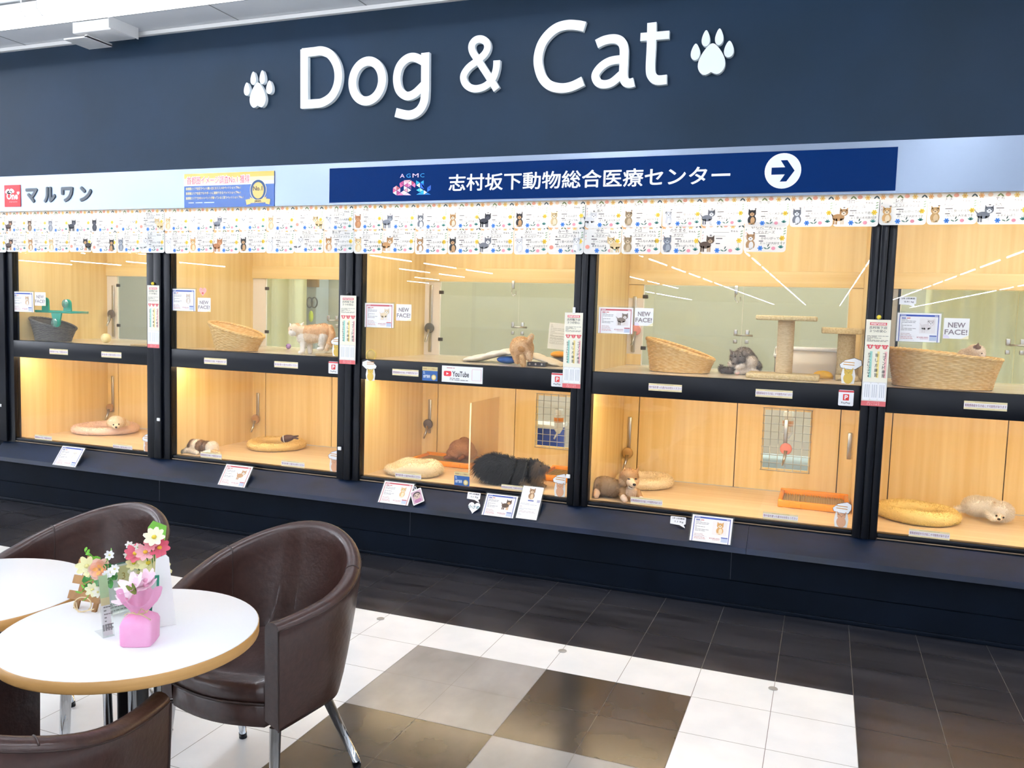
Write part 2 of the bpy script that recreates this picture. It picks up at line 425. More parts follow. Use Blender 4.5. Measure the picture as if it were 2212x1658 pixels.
def curtain(x0, x1, y, z0, z1, label, seed):
    n = int((x1-x0)/.012); vs_ = []; fs = []
    for i in range(n+1):
        x = x0+(x1-x0)*i/n
        d = .035*math.sin(x*34+seed)+.015*math.sin(x*71+seed*2)
        for z in (z0, (z0+z1)/2, z1): vs_.append((x, y+d, z))
    for i in range(n):
        for k in range(2): fs.append((i*3+k, (i+1)*3+k, (i+1)*3+k+1, i*3+k+1))
    m = MB(); m.add(vs_, fs, CURT, True); m.tube([(x0-.05, y, z1), (x1+.05, y, z1)], .012, STEEL)
    tag(m.build('curtain'), label, 'curtain')
curtain(ony(577, 650, 6.1).x-.15, ony(659, 650, 6.1).x, 6.1, .5, 2.2, 'pale green curtain behind the cage of the cream and orange cat', 1)
curtain(ony(1999, 650, 5.9).x, ony(1999, 650, 5.9).x+1.5, 5.9, .5, 2.2, 'pale green curtain behind the cage of the wide wicker basket', 3)
# grey locker-like panel with hung tools seen behind cage two
g = MB(); a = ony(662, 650, 6.3); b = ony(690, 650, 6.3)
g.bbox(a.x, b.x, 6.25, 6.45, .4, 2.3, M('grey_panel', '#b7bcc2', .6), .01)
tag(g.build('grey_cabinet'), 'tall pale grey cabinet beside the curtain behind the standing cat', 'cabinet')
q = ony(677, 605, 6.23); tag(MB().bbox(q.x-.06, q.x+.05, 6.215, 6.249, q.z-.06, q.z+.06, M('cork', '#9a7445', .8), .004).build('cork_board'), 'small brown board hung on the pale grey cabinet', 'board')
q = ony(673, 683, 6.23); tag(MB().ell((q.x, 6.222, q.z), (.022, .02, .05), M('yellow_green', '#c7d326', .5)).build('hanging_toy'), 'small yellow green toy hung on the pale grey cabinet', 'toy')
for k, px in enumerate((669, 679)):
    q = ony(px, 653, 6.23); m = MB(); m.tube([(q.x+.03*math.cos(x), 6.23, q.z+.045*math.sin(x)) for x in [2*PI*i/12 for i in range(12)]], .006, DARKM, 6, closed=True)
    tag(m.build('key_ring'), ('left' if k == 0 else 'right')+' dark ring hung on the pale grey cabinet', 'ring')

# ------------------------------------------------------------------ lights of the store
def seg_lamp(mb, x0, x1, y0, y1, em, z=3.2, hw=.018):
    if x1-x0 > y1-y0:
        mb.box(x0, x1, y0-.045, y0+.045, z+.02, z+.0595, WHITE); mb.tube([(x0, y0, z), (x1, y0, z)], hw, em, 8)
    else:
        mb.box(x0-.045, x0+.045, y0, y1, z+.02, z+.0595, WHITE); mb.tube([(x0, y0, z), (x0, y1, z)], hw, em, 8)
EM = emis('store_tube', '#eef4ff', STORE_LAMP)
for r, x in enumerate([-33.5, -30.6, -27.6, -25., -22.5, -19.5, -16.4, -13.5, -10.95, -7.8, -4.9, -2.0, .95, 3.9, 6.9]):
    m = MB(); ph = (x*.37) % 1.2 if x not in (-4.9,) else 0
    for k in range(21):
        yb = 2.45-.23-3.7*k+2.0+ph-.75
        if yb > 3.2: yb = 3.2
        if x < -6 and yb < -13.5:                    # farther in, shelving hides most tubes of these rows
            if k % 2 and x < -20: continue
            lo, hi = {-7.8: (-33, -25), -10.95: (-62, -41), -13.5: (-23, -14), -16.4: (-27, -19), -19.5: (-32, -27), -22.5: (-39, -33)}.get(x, (-24, -14))
            if not lo < yb < hi: continue
        seg_lamp(m, x, x, yb-2.74, yb, EM)
    structure(m.build('ceiling_light_row', loc=(x, 0, 3.2)))
t = thing('ceiling_lamp', 'bright white tube lamp line under the ceiling, upper left', 'lamp', (-4.5, 3.775, 3.2))
m = MB(); m.box(-9, -1.2, 3.735, 3.815, 3.222, 3.250, WHITE); m.build('housing', t)
MB().tube([(-9, 3.775, 3.172), (-1.2, 3.775, 3.172)], .048, emis('cove_tube', '#f2f6ff', COVE_LAMP*2.6), 12).build('tube', t)
for px in (30, 78):
    q = onz(px, 12, 3.2)
    MB().tube([(q.x, 3.70, 3.26), (q.x, 3.69, 3.19), (q.x+.01, 3.72, 3.155), (q.x+.03, 3.79, 3.15), (q.x+.04, 3.85, 3.19), (q.x+.04, 3.85, 3.26)], .004, WHITE, 6).build('wire_guard', t)
m = MB(); m.box(-5.75, 1.75, 4.430, 4.444, 2.106, 2.1235, WHITE)
t = thing('cornice_light', 'warm light strip under the silver band, behind the floral cards', 'lamp', (-2, 4.437, 2.106)); m.build('channel', t)
MB().box(-5.74, 1.74, 4.428, 4.442, 2.099, 2.1055, emis('card_strip', '#ffdca8', CARD_LED)).build('diffuser', t)
# white unit hanging near the wall
q = ony(230, 66, 4.2)
t = thing('ceiling_unit', 'white metal unit on a rod hanging from the ceiling, upper left', 'fixture', (q.x, 4.2, q.z))
MB().bbox(q.x-.18, q.x+.14, 4.1, 4.3, q.z-.035, q.z+.035, WHITE, .006).build('housing', t)
m = MB(); m.box(q.x-.30, q.x-.1, 4.14, 4.34, q.z-.052, q.z-.042, WHITE); m.box(q.x-.12, q.x-.1, 4.14, 4.34, q.z-.05, q.z-.03, WHITE); m.build('mounting_plate', t)
m = MB(); m.box(q.x+.14, q.x+.145, 4.08, 4.32, q.z-.03, q.z+.05, WHITE); m.build('end_flange', t)
MB().tube([(q.x+.02, 4.2, q.z+.03), (q.x+.02, 4.2, 3.262)], .014, WHITE, 10).build('rod', t)

# ------------------------------------------------------------------ cages
YG, YB = 4.47, 5.32
LED = emis('warm_strip_low', '#ffe2b2', LED_LOW); LEDU = emis('warm_strip_up', '#fff8ec', LED_UP)
PILLW = M('pillar_white', '#e8e0d2', .45); PILLG = M('pillar_grey', '#a7a7a0', .5)
GAPSTOP = M('gap_stop_dark', '#4a3520', .7)
LOWL = ['lower cage of the white puppy in a pink bed, far left', 'lower cage of the patchy puppy and empty yellow bed', 'lower cage of the black dog behind a clear divider', 'lower cage of the tan puppy beside a cream bed', 'lower cage of the fluffy white puppy, far right']
UPL = ['upper cage with a teal shelf and dark basket, far left', 'upper cage of the standing cream and orange cat', 'upper cage of the tan puppy on a white cushion', 'upper cage of the grey kitten and scratching posts', 'upper cage of the kitten in a wide basket, far right']
DOORS = [[-5.519, -4.92, -4.35], [-4.036, -3.439, -2.83], [-2.56, -1.972, -1.335], [-1.112, -.495, .107], [.39, .983, 1.6]]
HOLES = {2: (1, (-1.81, -1.46, .607, .95)), 3: (1, (-.328, -.062, .593, .955))}
CAGE = {}
for i, (a, b) in enumerate(BAYS):
    c = thing('lower_cage', LOWL[i], 'pet cage', ((a+b)/2, 4.9, .44), 0, 'lower pet cages in a row'); CAGE['L%d' % i] = c
    xl, xr = a-.012, b+.012
    MB().box(xl, xr, 4.502, YB, .436, .452, WFLOOR).build('floor_board', c)
    MB().box(xl-.016, xl, 4.502, YB+.02, .436, 1.092, WOOD).build('side_panel', c)
    MB().box(xr, xr+.016, 4.502, YB+.02, .436, 1.092, WOOD).build('side_panel', c)
    MB().box(xl, xr, 4.502, YB+.02, 1.078, 1.092, WOOD).build('top_panel', c)
    MB().box(xl, DOORS[i][0]-.003, YB, YB+.018, .4525, 1.0775, WOOD).build('back_strip', c)
    for k, (d0, d1) in enumerate(zip(DOORS[i][:-1], DOORS[i][1:])):
        m = MB(); x0, x1, z0, z1 = d0+.003, d1-.003, .456, 1.0775
        if i in HOLES and HOLES[i][0] == k:
            h0, h1, hz0, hz1 = HOLES[i][1]
            m.box(x0, h0, YB+.003, YB+.02, z0, z1, WOOD); m.box(h1, x1, YB+.003, YB+.02, z0, z1, WOOD)
            m.box(h0, h1, YB+.003, YB+.02, z0, hz0, WOOD); m.box(h0, h1, YB+.003, YB+.02, hz1, z1, WOOD)
        else: m.box(x0, x1, YB+.003, YB+.02, z0, z1, WOOD)
        d = m.build('door', c)
        if i in HOLES and HOLES[i][0] == k:
            m = MB(); n = 6 if i == 3 else 7
            for q in range(n+1): x = h0-.006+(h1-h0+.012)*q/n; m.tube([(x, YB-.004, hz0-.012), (x, YB-.004, hz1+.012)], .0022, STEEL, 6)
            for q in range(9): z = hz0-.012+(hz1-hz0+.024)*q/8; m.tube([(h0-.012, YB-.001, z), (h1+.012, YB-.001, z)], .0022, STEEL, 6)
            m.build('wire_grid', d)
    e = DOORS[i][-1]
    if e+.02 < xr:
        MB().box(e+.003, xr, YB, YB+.018, .4525, 1.0775, WOOD).build('back_strip', c)
    m = MB()
    for d0 in DOORS[i]: m.box(max(xl, d0-.012), min(xr, d0+.012), YB+.0215, YB+.026, .4525, 1.0775, GAPSTOP)  # dark strips added behind the door gaps to stop staff room light
    m.build('gap_light_stop', c)
    if i == 3:
        q = ony(1835, 963, YB-.004); MB().bbox(q.x-.012, q.x+.012, YB-.008, YB-.001, q.z-.08, q.z+.08, STEEL, .003).build('door_pull', c)
    MB().box(a+.03, b-.03, 4.512, 4.532, 1.064, 1.076, LED).build('light_strip', c)
    MB().box(a+.0005, b-.0005, YG-.003, YG+.003, .463, 1.0655, GLASS).build('glass_pane', c)
    # ---- upper
    c = thing('upper_cage', UPL[i], 'pet cage', ((a+b)/2, 4.9, 1.165), 0, 'upper pet cages in a row'); CAGE['U%d' % i] = c
    MB().box(xl, xr, 4.502, YB+.02, 1.168, 1.187, UFLOOR).build('floor_board', c)
    MB().box(xl-.016, xl, 4.502, YB+.02, 1.168, 2.30, WOOD).build('side_panel', c)
    MB().box(xr, xr+.016, 4.502, YB+.02, 1.168, 2.30, WOOD).build('side_panel', c)
    MB().box(xl, xr, 4.502, YB+.02, 2.28, 2.30, WOOD).build('top_panel', c)
    MB().box(xl, xr, YB, YB+.018, 1.80, 2.279, WOOD).build('header_board', c)
    MB().bbox(xl, xr, YB-.012, YB+.018, 1.706, 1.799, WOODH, .002).build('header_plank', c)
    pr_ = DOORS[i][0]-.002; pm = PILLG if i == 4 else PILLW
    m = MB(); m.box(xl, pr_, YB, YB+.018, 1.188, 1.7055, pm)
    if i == 3: m.box(xl+.002, pr_-.002, YB-.002, YB-.0002, 1.62, 1.704, WOOD); m.box(xl+.002, pr_-.002, YB-.002, YB-.0002, 1.19, 1.26, WOOD)
    if i == 4: m.box(pr_-.014, pr_, YB-.004, YB-.0002, 1.188, 1.7055, BLACK)
    m.build('pillar', c)
    de = DOORS[i][-1] if i == 3 else xr-.002
    if i == 3: MB().box(de+.004, xr, YB, YB+.018, 1.188, 1.7055, WOOD).build('pillar', c)
    mid = DOORS[i][1]
    for k, (d0, d1) in enumerate(((pr_+.006, mid-.002), (mid+.002, de))):
        gd = MB().box(d0, d1, YB+.006, YB+.012, 1.192, 1.703, BGLASS).build('glass_door', c)
        if k == 0:
            for z in (1.30, 1.63): m = MB(); m.bbox(d0-.012, d0+.022, YB-.006, YB+.0055, z-.012, z+.012, DARKM, .003); m.build('hinge', gd)
    m = MB()
    for dx in (-.035, .035):
        m.bbox(mid+dx-.012, mid+dx+.012, YB-.006, YB+.0055, 1.40, 1.44, STEEL, .004); m.bbox(mid+dx-.012, mid+dx+.012, YB-.006, YB+.0055, 1.352, 1.378, STEEL, .004)
    m.tube([(mid-.03, YB-.008, 1.405), (mid+.07, YB-.008, 1.405)], .006, STEEL)
    m.build('latch', c)
    MB().box(a+.03, b-.03, 4.482, 4.50, 2.104, 2.124, LEDU).build('light_strip', c)
    MB().box(a+.0005, b-.0005, YG-.003, YG+.003, 1.1905, 2.1275, GLASS).build('glass_pane', c)
# top hinges / hooks visible at the header
for px, py, lab in ((1108, 622, 'steel hook hanging in front of the back glass above the tan puppy'), (1590, 634, 'steel hook hanging under the plank above the grey kitten')):
    q = ony(px, py, YB-.02); m = MB(); m.bbox(q.x-.01, q.x+.01, YB-.022, YB-.0125, q.z-.005, q.z+.05, STEEL, .002)
    m.tube([(q.x, YB-.03, q.z), (q.x-.004, YB-.035, q.z-.03), (q.x+.012, YB-.035, q.z-.055), (q.x+.03, YB-.035, q.z-.04), (q.x+.028, YB-.035, q.z-.02)], .004, CHROME, 6)
    tag(m.build('hook'), lab, 'hook')
# water nozzles on slotted strips
def nozzle(px, pz0, pz1, pxd, pyd, col, lab, tail=20):
    y = YB-(.0065 if px != 1699 else .017)
    a = ony(px, pz0, y); b = ony(px, pz1, y); q = ony(pxd, pyd, y)
    t = thing('water_nozzle', lab, 'water dispenser', (q.x, y, q.z))
    MB().bbox(a.x-.012, a.x+.012, y-.006, y+.002, b.z, a.z, STEEL, .004).build('slotted_strip', t)
    r = .035 if px != 241 else .026
    cm = M('nozzle_'+col.lstrip('#'), col, .45)
    m = MB(); m.lathe([(r*.9, 0), (r, .004), (r, .016), (r*.85, .02)], (0, 0, 0), cm, 24, mtx=Matrix.Translation((q.x, y-.008, q.z)) @ Matrix.Rotation(PI/2, 4, 'X'))
    m.build('disc', t)
    MB().tube([(q.x, y-.03, q.z-.01), (q.x-.004, y-.036, q.z-.05), (q.x-.016, y-.05, q.z-.10)], [.010, .009, .006], STEEL, 8).build('spout', t)
nozzle(244, 616, 727, 244, 678, '#6b5f52', 'grey water disc on the white pillar beside the teal shelf')
nozzle(932, 615, 760, 930, 708, '#5b5950', 'dark green water disc on the white pillar behind the puppy cushion')
nozzle(1372, 640, 760, 1374, 712, '#d98f86', 'pink water disc on the pillar above the sloped wicker basket')
nozzle(243, 812, 888, 241, 880, '#b08a5a', 'brown water disc on the back strip above the pink bed')
nozzle(557, 848, 908, 555, 904, '#b58f5e', 'tan water disc on the back strip above the yellow bed')
nozzle(929, 862, 935, 927, 915, '#5b5048', 'dark water disc on the back strip above the orange tray')
nozzle(1361, 900, 978, 1357, 977, '#c09a5c', 'golden water disc on the back strip above the tan puppy')
nozzle(1699, 905, 965, 1698, 968, '#e08a80', 'pink water disc behind the wire window of the tan puppy cage')
# things in the staff room seen through the wire windows
t = thing('storage_bin', 'blue bin seen through the wire window above the black dog', 'bin', ((ony(1190, 940, 5.6)).x, 5.6, .45))
q = t.location
MB().bbox(q.x-.14, q.x+.08, 5.5, 5.7, .45, .70, M('blue_plastic', '#2f4fa8', .5), .012).build('body', t)
MB().bbox(q.x-.15, q.x+.09, 5.49, 5.71, .70, .73, WHITE, .006).build('lid', t)
m = MB(); m.box(-2.2, -1.2, 5.45, 5.8, .40, .449, M('shelf_white', '#cfd3d3', .6)); m.box(-2.2, -2.16, 5.45, 5.8, 0, .399, STEEL); m.box(-1.24, -1.2, 5.45, 5.8, 0, .399, STEEL)
tag(m.build('shelf'), 'white shelf under the blue bin behind the wire window', 'shelf')
for px, py, lab, c1 in ((1207, 905, 'clear water bottle with orange band behind the wire window over the black dog', '#d0803a'), (1702, 912, 'clear water bottle behind the wire window of the tan puppy cage', '#c79a78')):
    q = ony(px, py, 5.42); t = thing('water_bottle', lab, 'bottle', (q.x, 5.42, q.z-.1))
    MB().lathe([(.012, -.10), (.03, -.07), (.032, .06), (.026, .075)], (q.x, 5.42, q.z), M('bottle_body', '#dfe3df', .15), 16).build('bottle_body', t)
    MB().lathe([(.033, -.02), (.0335, .01), (.033, .012)], (q.x, 5.42, q.z), M('band_'+c1[1:], c1, .5), 16, cap=False).build('band', t)
    MB().tube([(q.x, 5.40, q.z-.09), (q.x-.01, 5.36, q.z-.13)], .006, STEEL).build('spout', t)
    MB().tube([(q.x, 5.42, q.z+.07), (q.x, 5.36, q.z+.08), (q.x, 5.343, q.z+.08)], .005, STEEL).build('hanger', t)
q = ony(1700, 985, 6.0); t = thing('litter_tray', 'pale blue tray seen low through the wire window of the tan puppy cage', 'tray', (q.x, 5.85, q.z-.1))
MB().bbox(q.x-.22, q.x+.2, 5.75, 5.95, q.z-.10, q.z+.02, M('pale_blue', '#b9cfdc', .5), .02).build('body', t)
m = MB(); m.box(q.x-.35, q.x+.35, 5.7, 6.0, q.z-.13, q.z-.101, WHITE); m.box(q.x-.35, q.x-.31, 5.7, 6, 0, q.z-.131, STEEL); m.box(q.x+.31, q.x+.35, 5.7, 6, 0, q.z-.131, STEEL)
tag(m.build('shelf'), 'white shelf under the pale blue tray behind the wire window', 'shelf')

# ------------------------------------------------------------------ raised sign letters and paws on the navy wall
YW = 4.3985
LETM = M('sign_white', '#eef6f8', .3)
def wx(px, py, y=4.372): q = ony(px, py, y); return q.x, q.z
def stroke(pr, pts, w, L=0, closed=False, flat=True):
    """a letter stroke of even width w along pts (plane coordinates), as a solid bar"""
    P_ = [Vector((a, b)) for a, b in pts]; k = len(P_); fine = []
    for i in range(k if closed else k-1):
        p0 = P_[(i-1) % k] if closed or i else P_[0]; p1 = P_[i]; p2 = P_[(i+1) % k]; p3 = P_[(i+2) % k] if closed or i < k-2 else P_[k-1]
        n = 6 if k > 2 else 1
        for q in range(n):
            t = q/n; fine.append(.5*((2*p1)+(p2-p0)*t+(2*p0-5*p1+4*p2-p3)*t*t+(3*p1-p0-3*p2+p3)*t**3))
    if not closed: fine.append(P_[-1])
    n = len(fine); l = []; r = []
    for i, p in enumerate(fine):
        a = fine[(i-1) % n] if closed or i else p; b = fine[(i+1) % n] if closed or i < n-1 else p
        d = (b-a).normalized(); nn = Vector((-d.y, d.x))*w/2; l.append(p+nn); r.append(p-nn)
    T = .026; vs_ = []
    for e, (a, b) in enumerate(zip(l, r)): vs_ += [pr.pt(*a, L+.02*e), pr.pt(*b, L+.02*e), pr.pt(*a, L)-pr.n*T, pr.pt(*b, L)-pr.n*T]
    fs = []
    for i in range(n if closed else n-1):
        a, b = i*4, ((i+1) % n)*4
        fs += [(a, a+1, b+1, b), (a, b, b+2, a+2), (a+1, a+3, b+3, b+1), (a+2, b+2, b+3, a+3)]
    if not closed: fs += [(0, 2, 3, 1), ((n-1)*4, (n-1)*4+1, (n-1)*4+3, (n-1)*4+2)]
    pr.add(vs_, fs, LETM)
_o = [(1158+126*math.cos(a)-13*math.sin(a), 612+170*math.sin(a)) for a in [2*PI*i/16 for i in range(16)]]
SIGN = [('D', 500, [(74, 0, [(620, 340), (620, 842)]), (72, 0, [(600, 372), (700, 361), (770, 355), (840, 385), (893, 465), (911, 560), (897, 660), (850, 745), (775, 795), (700, 805), (600, 812)])]),
        ('o', 500, [(74, 1, _o)]),
        ('g', 500, [(74, 0, [(1653, 370), (1652, 560), (1650, 710), (1638, 800), (1590, 872), (1510, 902), (1400, 880)]), (70, 0, [(1650, 450), (1560, 409), (1490, 425), (1432, 490), (1410, 590), (1430, 688), (1490, 738), (1560, 720), (1645, 640)])]),
        ('&', 500, [(60, 0, [(2262, 684), (2185, 560), (2100, 430), (2056, 360), (2050, 305), (2080, 264), (2128, 254), (2172, 278), (2184, 325), (2160, 380), (2095, 440), (2020, 500), (1980, 565), (1990, 625), (2030, 665), (2090, 678), (2165, 655), (2228, 595), (2258, 510), (2264, 436)])]),
        ('C', 1060, [(78, 0, [(802, 148), (740, 136), (650, 133), (560, 160), (482, 225), (428, 310), (403, 420), (415, 520), (450, 600), (510, 652), (600, 672), (690, 658), (787, 612)])]),
        ('a', 1060, [(74, 0, [(903, 296), (970, 264), (1050, 252), (1108, 272), (1136, 330), (1135, 450), (1132, 570), (1150, 618), (1186, 630), (1222, 620)]), (68, 0, [(1128, 425), (1020, 441), (940, 490), (893, 560), (912, 620), (965, 640), (1035, 622), (1115, 555)])]),
        ('t', 1060, [(78, 0, [(1375, 113), (1371, 300), (1362, 500), (1375, 568), (1420, 603), (1503, 598)]), (66, 0, [(1277, 237), (1523, 217)])])]
for ch, ox, strokes in SIGN:
    pts = [p for _w, _c2, st in strokes for p in st]
    A = ony(ox+min(p[0] for p in pts)/3.95, 20+max(p[1] for p in pts)/3.95, 4.372); pr = Pr((A.x, 4.372, A.z)); m_ = mpp(A)/3.95*1.02
    for li, (w_, cl, st) in enumerate(strokes):
        q = [ony(ox+x/3.95, 20+y/3.95, 4.372) for x, y in st]
        stroke(pr, [(p.x-A.x, p.z-A.z) for p in q], w_*m_, 0 if li == 0 else .3, bool(cl))
    o = pr.build('sign_letter'); tag(o, {'&': 'white raised ampersand between the words on the dark navy wall'}.get(ch, 'white raised letter %s of the large sign on the navy wall' % ('capital '+ch if ch.isupper() else 'small '+ch)), 'sign letter', 'raised letters on the navy wall')
def paw(k, S, pad, toes, lab):
    ox, oy, sc = S
    q = ony(ox+(pad[0]+pad[2])/2/sc, oy+(pad[1]+pad[3])/2/sc, 4.398); t = thing('paw_emblem', lab, 'emblem', (q.x, 4.398, q.z), 0, 'paw prints on the navy wall')
    def blob(cx, cy, rx, ry, egg, notch, nm):
        c = ony(ox+cx/sc, oy+cy/sc, 4.372); m_ = mpp(c)/sc*1.02
        pts = []
        for i in range(36):
            a = 2*PI*i/36; x = math.cos(a); y = math.sin(a)
            wdt = 1-egg*(y*.5+.5)**1.3
            yy = y + (notch*max(0, 1-abs(x)*2.4) if y < 0 else 0)
            pts.append((x*rx*m_*wdt*1.06, yy*ry*m_))
        pr = Pr((c.x, 4.372, c.z)); pr.slab(pts, LETM, .026); pr.build(nm, t)
    blob((pad[0]+pad[2])/2, (pad[1]+pad[3])/2, (pad[2]-pad[0])/2, (pad[3]-pad[1])/2, .55, .26, 'pad')
    for cx, cy, rx, ry in toes: blob(cx, cy, rx, ry, .5, 0, 'toe')
paw(0, (500, 20, 3.95), (130, 630, 316, 845), [(130, 680, 33, 53), (185, 588, 31, 54), (262, 579, 31, 56), (322, 665, 35, 55)], 'small white raised paw print left of the large sign word')
paw(1, (1060, 20, 3.95), (1755, 297, 2015, 565), [(1747, 363, 44, 67), (1836, 247, 39, 66), (1950, 234, 39, 67), (2033, 339, 46, 67)], 'larger white raised paw print right of the large sign word')

# ------------------------------------------------------------------ direction sign on the silver band
YS = 4.381
x0, z1 = wx(712, 366, YS); x1, z0 = wx(1934, 410, YS); z0 = (z0+wx(714, 438, YS)[1])/2; z1 = (z1+wx(1936, 314, YS)[1])/2
SB = M('sign_blue', '#00265c', .45, spec=.06)
t = thing('direction_sign', 'long blue sign with white Japanese lettering and an arrow', 'sign', (x0, YS, z0))
MB().box(x0, x1, YS, 4.3855, z0, z1, SB).build('panel', t)
SW, SHT = x1-x0, z1-z0
pr = Pr((x0, YS-.0004, z0)); tx0 = wx(970, 395, YS)[0]-x0; tx1 = wx(1577, 375, YS)[0]-x0
pr.text('志村坂下動物総合医療センター', 0, 0, 1, P('#f7fbff', .4), 1, bold=.016, res=4, fit=(tx0, SHT*.245, tx1, SHT*.70)); pr.build('lettering', t)
pr = Pr((x0, YS-.0004, z0)); ax, az = wx(1691, 369, YS); r = (wx(1731, 369, YS)[0]-wx(1652, 369, YS)[0])/2; ax -= x0; az -= z0
pr.ellp(ax, az, r, r, P('#f7fbff', .4), 1, n=40)
def ar(u, v): return (ax+u*r, az+v*r)
pr.poly([ar(*q) for q in ((-.62, -.20), (.12, -.20), (-.14, -.60), (.22, -.60), (.64, 0), (.22, .60), (-.14, .60), (.12, .20), (-.62, .20))], SB, 2); pr.build('arrow', t)
# mosaic emblem
LG = lambda x, y: (wx(830+x/18.43, 360+y/18.43, YS)[0]-x0, wx(830+x/18.43, 360+y/18.43, YS)[1]-z0)
TRI = [((350, 850), (490, 755), (490, 945), '#f2aab0'), ((490, 755), (630, 850), (500, 945), '#bb5560'), ((350, 870), (490, 945), (350, 1040), '#d9608f'), ((640, 850), (640, 1020), (510, 945), '#e9bcd8'), ((490, 950), (490, 1135), (350, 1040), '#ffffff'), ((505, 955), (640, 1035), (505, 1120), '#b94480'), ((640, 1040), (770, 1130), (500, 1135), '#f083b8'), ((780, 945), (780, 1130), (645, 1035), '#f6d7e6'), ((780, 945), (925, 1035), (780, 1130), '#fdf6fa'), ((935, 1040), (1070, 1135), (790, 1130), '#e3cbe4'),
       ((630, 640), (770, 560), (770, 720), '#bf4a86'), ((610, 690), (770, 745), (640, 835), '#e25f98'), ((610, 690), (630, 640), (770, 740), '#d8558f'), ((790, 540), (1060, 525), (930, 650), '#f9b9bf'), ((785, 550), (925, 650), (785, 745), '#fbd3df'), ((1085, 545), (1085, 740), (935, 650), '#fdfdfd'), ((925, 655), (925, 825), (800, 745), '#c74e8b'), ((935, 655), (1070, 745), (940, 820), '#ee86b2'), ((785, 760), (925, 840), (785, 930), '#ffffff'), ((920, 850), (920, 1015), (800, 940), '#eea1b1'), ((935, 840), (1070, 935), (940, 1015), '#fefefe'), ((1095, 560), (1210, 635), (1095, 735), '#c24165'), ((1220, 640), (1250, 730), (1100, 740), '#ee76ae'), ((1250, 730), (1225, 825), (1100, 745), '#ee76ae'), ((950, 830), (1080, 760), (1080, 890), '#6d4d8a'),
       ((1272, 545), (1415, 630), (1272, 715), '#00b4f7'), ((1575, 540), (1575, 690), (1440, 625), '#0aa2fb'), ((1420, 640), (1420, 830), (1278, 735), '#f2feff'), ((1440, 650), (1590, 760), (1440, 830), '#0a68ec'), ((1440, 650), (1575, 700), (1590, 880), '#0a72f5'), ((1440, 830), (1590, 760), (1590, 890), '#0a62e8'), ((1415, 850), (1415, 1010), (1280, 930), '#38c4ea'), ((1425, 845), (1555, 930), (1430, 1005), '#a4fbff'), ((1565, 935), (1565, 1110), (1430, 1025), '#00b7f9'), ((1575, 930), (1710, 1020), (1575, 1105), '#e2fdff'), ((1415, 1030), (1560, 1110), (1280, 1110), '#0a9bf8'), ((1715, 1040), (1855, 1105), (1590, 1110), '#1382e3'), ((1715, 830), (1855, 915), (1715, 1000), '#0a6be6'), ((1860, 730), (1860, 900), (1720, 825), '#0a55b8')]
pr = Pr((x0, YS-.0004, z0))
for a, b, c, col in TRI:
    pts = [LG(*a), LG(*b), LG(*c)]
    if (pts[1][0]-pts[0][0])*(pts[2][1]-pts[0][1])-(pts[1][1]-pts[0][1])*(pts[2][0]-pts[0][0]) < 0: pts = pts[::-1]
    pr.poly(pts, P(col, .4), 1)
for ch, xa, xb, ya, yb, col in (('A', 630, 815, 285, 440, '#f0c8ea'), ('G', 880, 1055, 275, 440, '#25a3f0'), ('M', 1130, 1370, 268, 425, '#f3d0ee'), ('C', 1435, 1600, 262, 420, '#2aa0e0')):
    A, B = LG(xa, yb), LG(xb, ya); pr.text(ch, 0, 0, 1, P(col, .4), 1, fit=(A[0], LG((xa+xb)/2, yb)[1], B[0], LG((xa+xb)/2, ya)[1]))
pr.build('emblem', t)

# ------------------------------------------------------------------ red plaque, katakana, award poster
RED = P('#d93a41')
x0, z1 = wx(9, 400, YS); x1, z0 = wx(44, 446, YS)
t = thing('logo_plaque', 'square red plaque with a white dog-eared word, left end of the silver band', 'sign', (x0, YS, z0)); W_, H_ = x1-x0, z1-z0
MB().box(x0, x1, YS, 4.3855, z0, z1, RED).build('plate', t)
pr = Pr((x0, YS-.0004, z0)); k = P('#ffffff')
pr.text('One', 0, 0, 1, k, 1, bold=.035, fit=(W_*.14, H_*.33, W_*.86, H_*.66)); pr.ellp(W_*.2, H_*.72, W_*.15, H_*.09, k, 1, rot=.5); pr.ellp(W_*.5, H_*.73, W_*.15, H_*.09, k, 1, rot=-.4)
pr.ellp(W_*.34, H_*.66, W_*.17, H_*.08, k, 1); pr.heart(W_*.88, H_*.62, W_*.09, k, 1); pr.text('maruone', 0, 0, 1, P('#f5b7b9'), 1, fit=(W_*.32, H_*.2, W_*.82, H_*.245)); pr.build('white_emblem', t)
for ch, xa, xb, ya, yb in (('マ', 56, 79, 408, 436), ('ル', 95, 118, 405, 435), ('ワ', 133, 156, 405, 434), ('ン', 173, 196, 404, 433)):
    A = wx(xa, (ya+yb)/2, 4.38); B = wx(xb, (ya+yb)/2, 4.38); T = wx((xa+xb)/2, ya, 4.38)[1]; Bz = wx((xa+xb)/2, yb, 4.38)[1]
    pr = Pr((A[0], 4.380, Bz)); pr.text(ch, 0, 0, 1, P('#20303c', .35), 0, bold=.05, res=4, fit=(0, 0, B[0]-A[0], T-Bz), thick=.0055)
    tag(pr.build('katakana_letter'), 'dark %s katakana letter right of the red plaque on the silver band' % {'マ': 'first', 'ル': 'second', 'ワ': 'third', 'ン': 'fourth'}[ch], 'sign letter', 'katakana letters on the silver band')
x0, z1 = wx(398, 376, YS); x1, z0 = wx(592, 445, YS)
t = thing('award_poster', 'blue and gold award poster with a round medal on the silver band', 'poster', (x0, YS, z0)); W_, H_ = x1-x0, z1-z0
MB().box(x0, x1, YS, 4.3855, z0, z1, P('#1257a8', .2)).build('sheet', t)
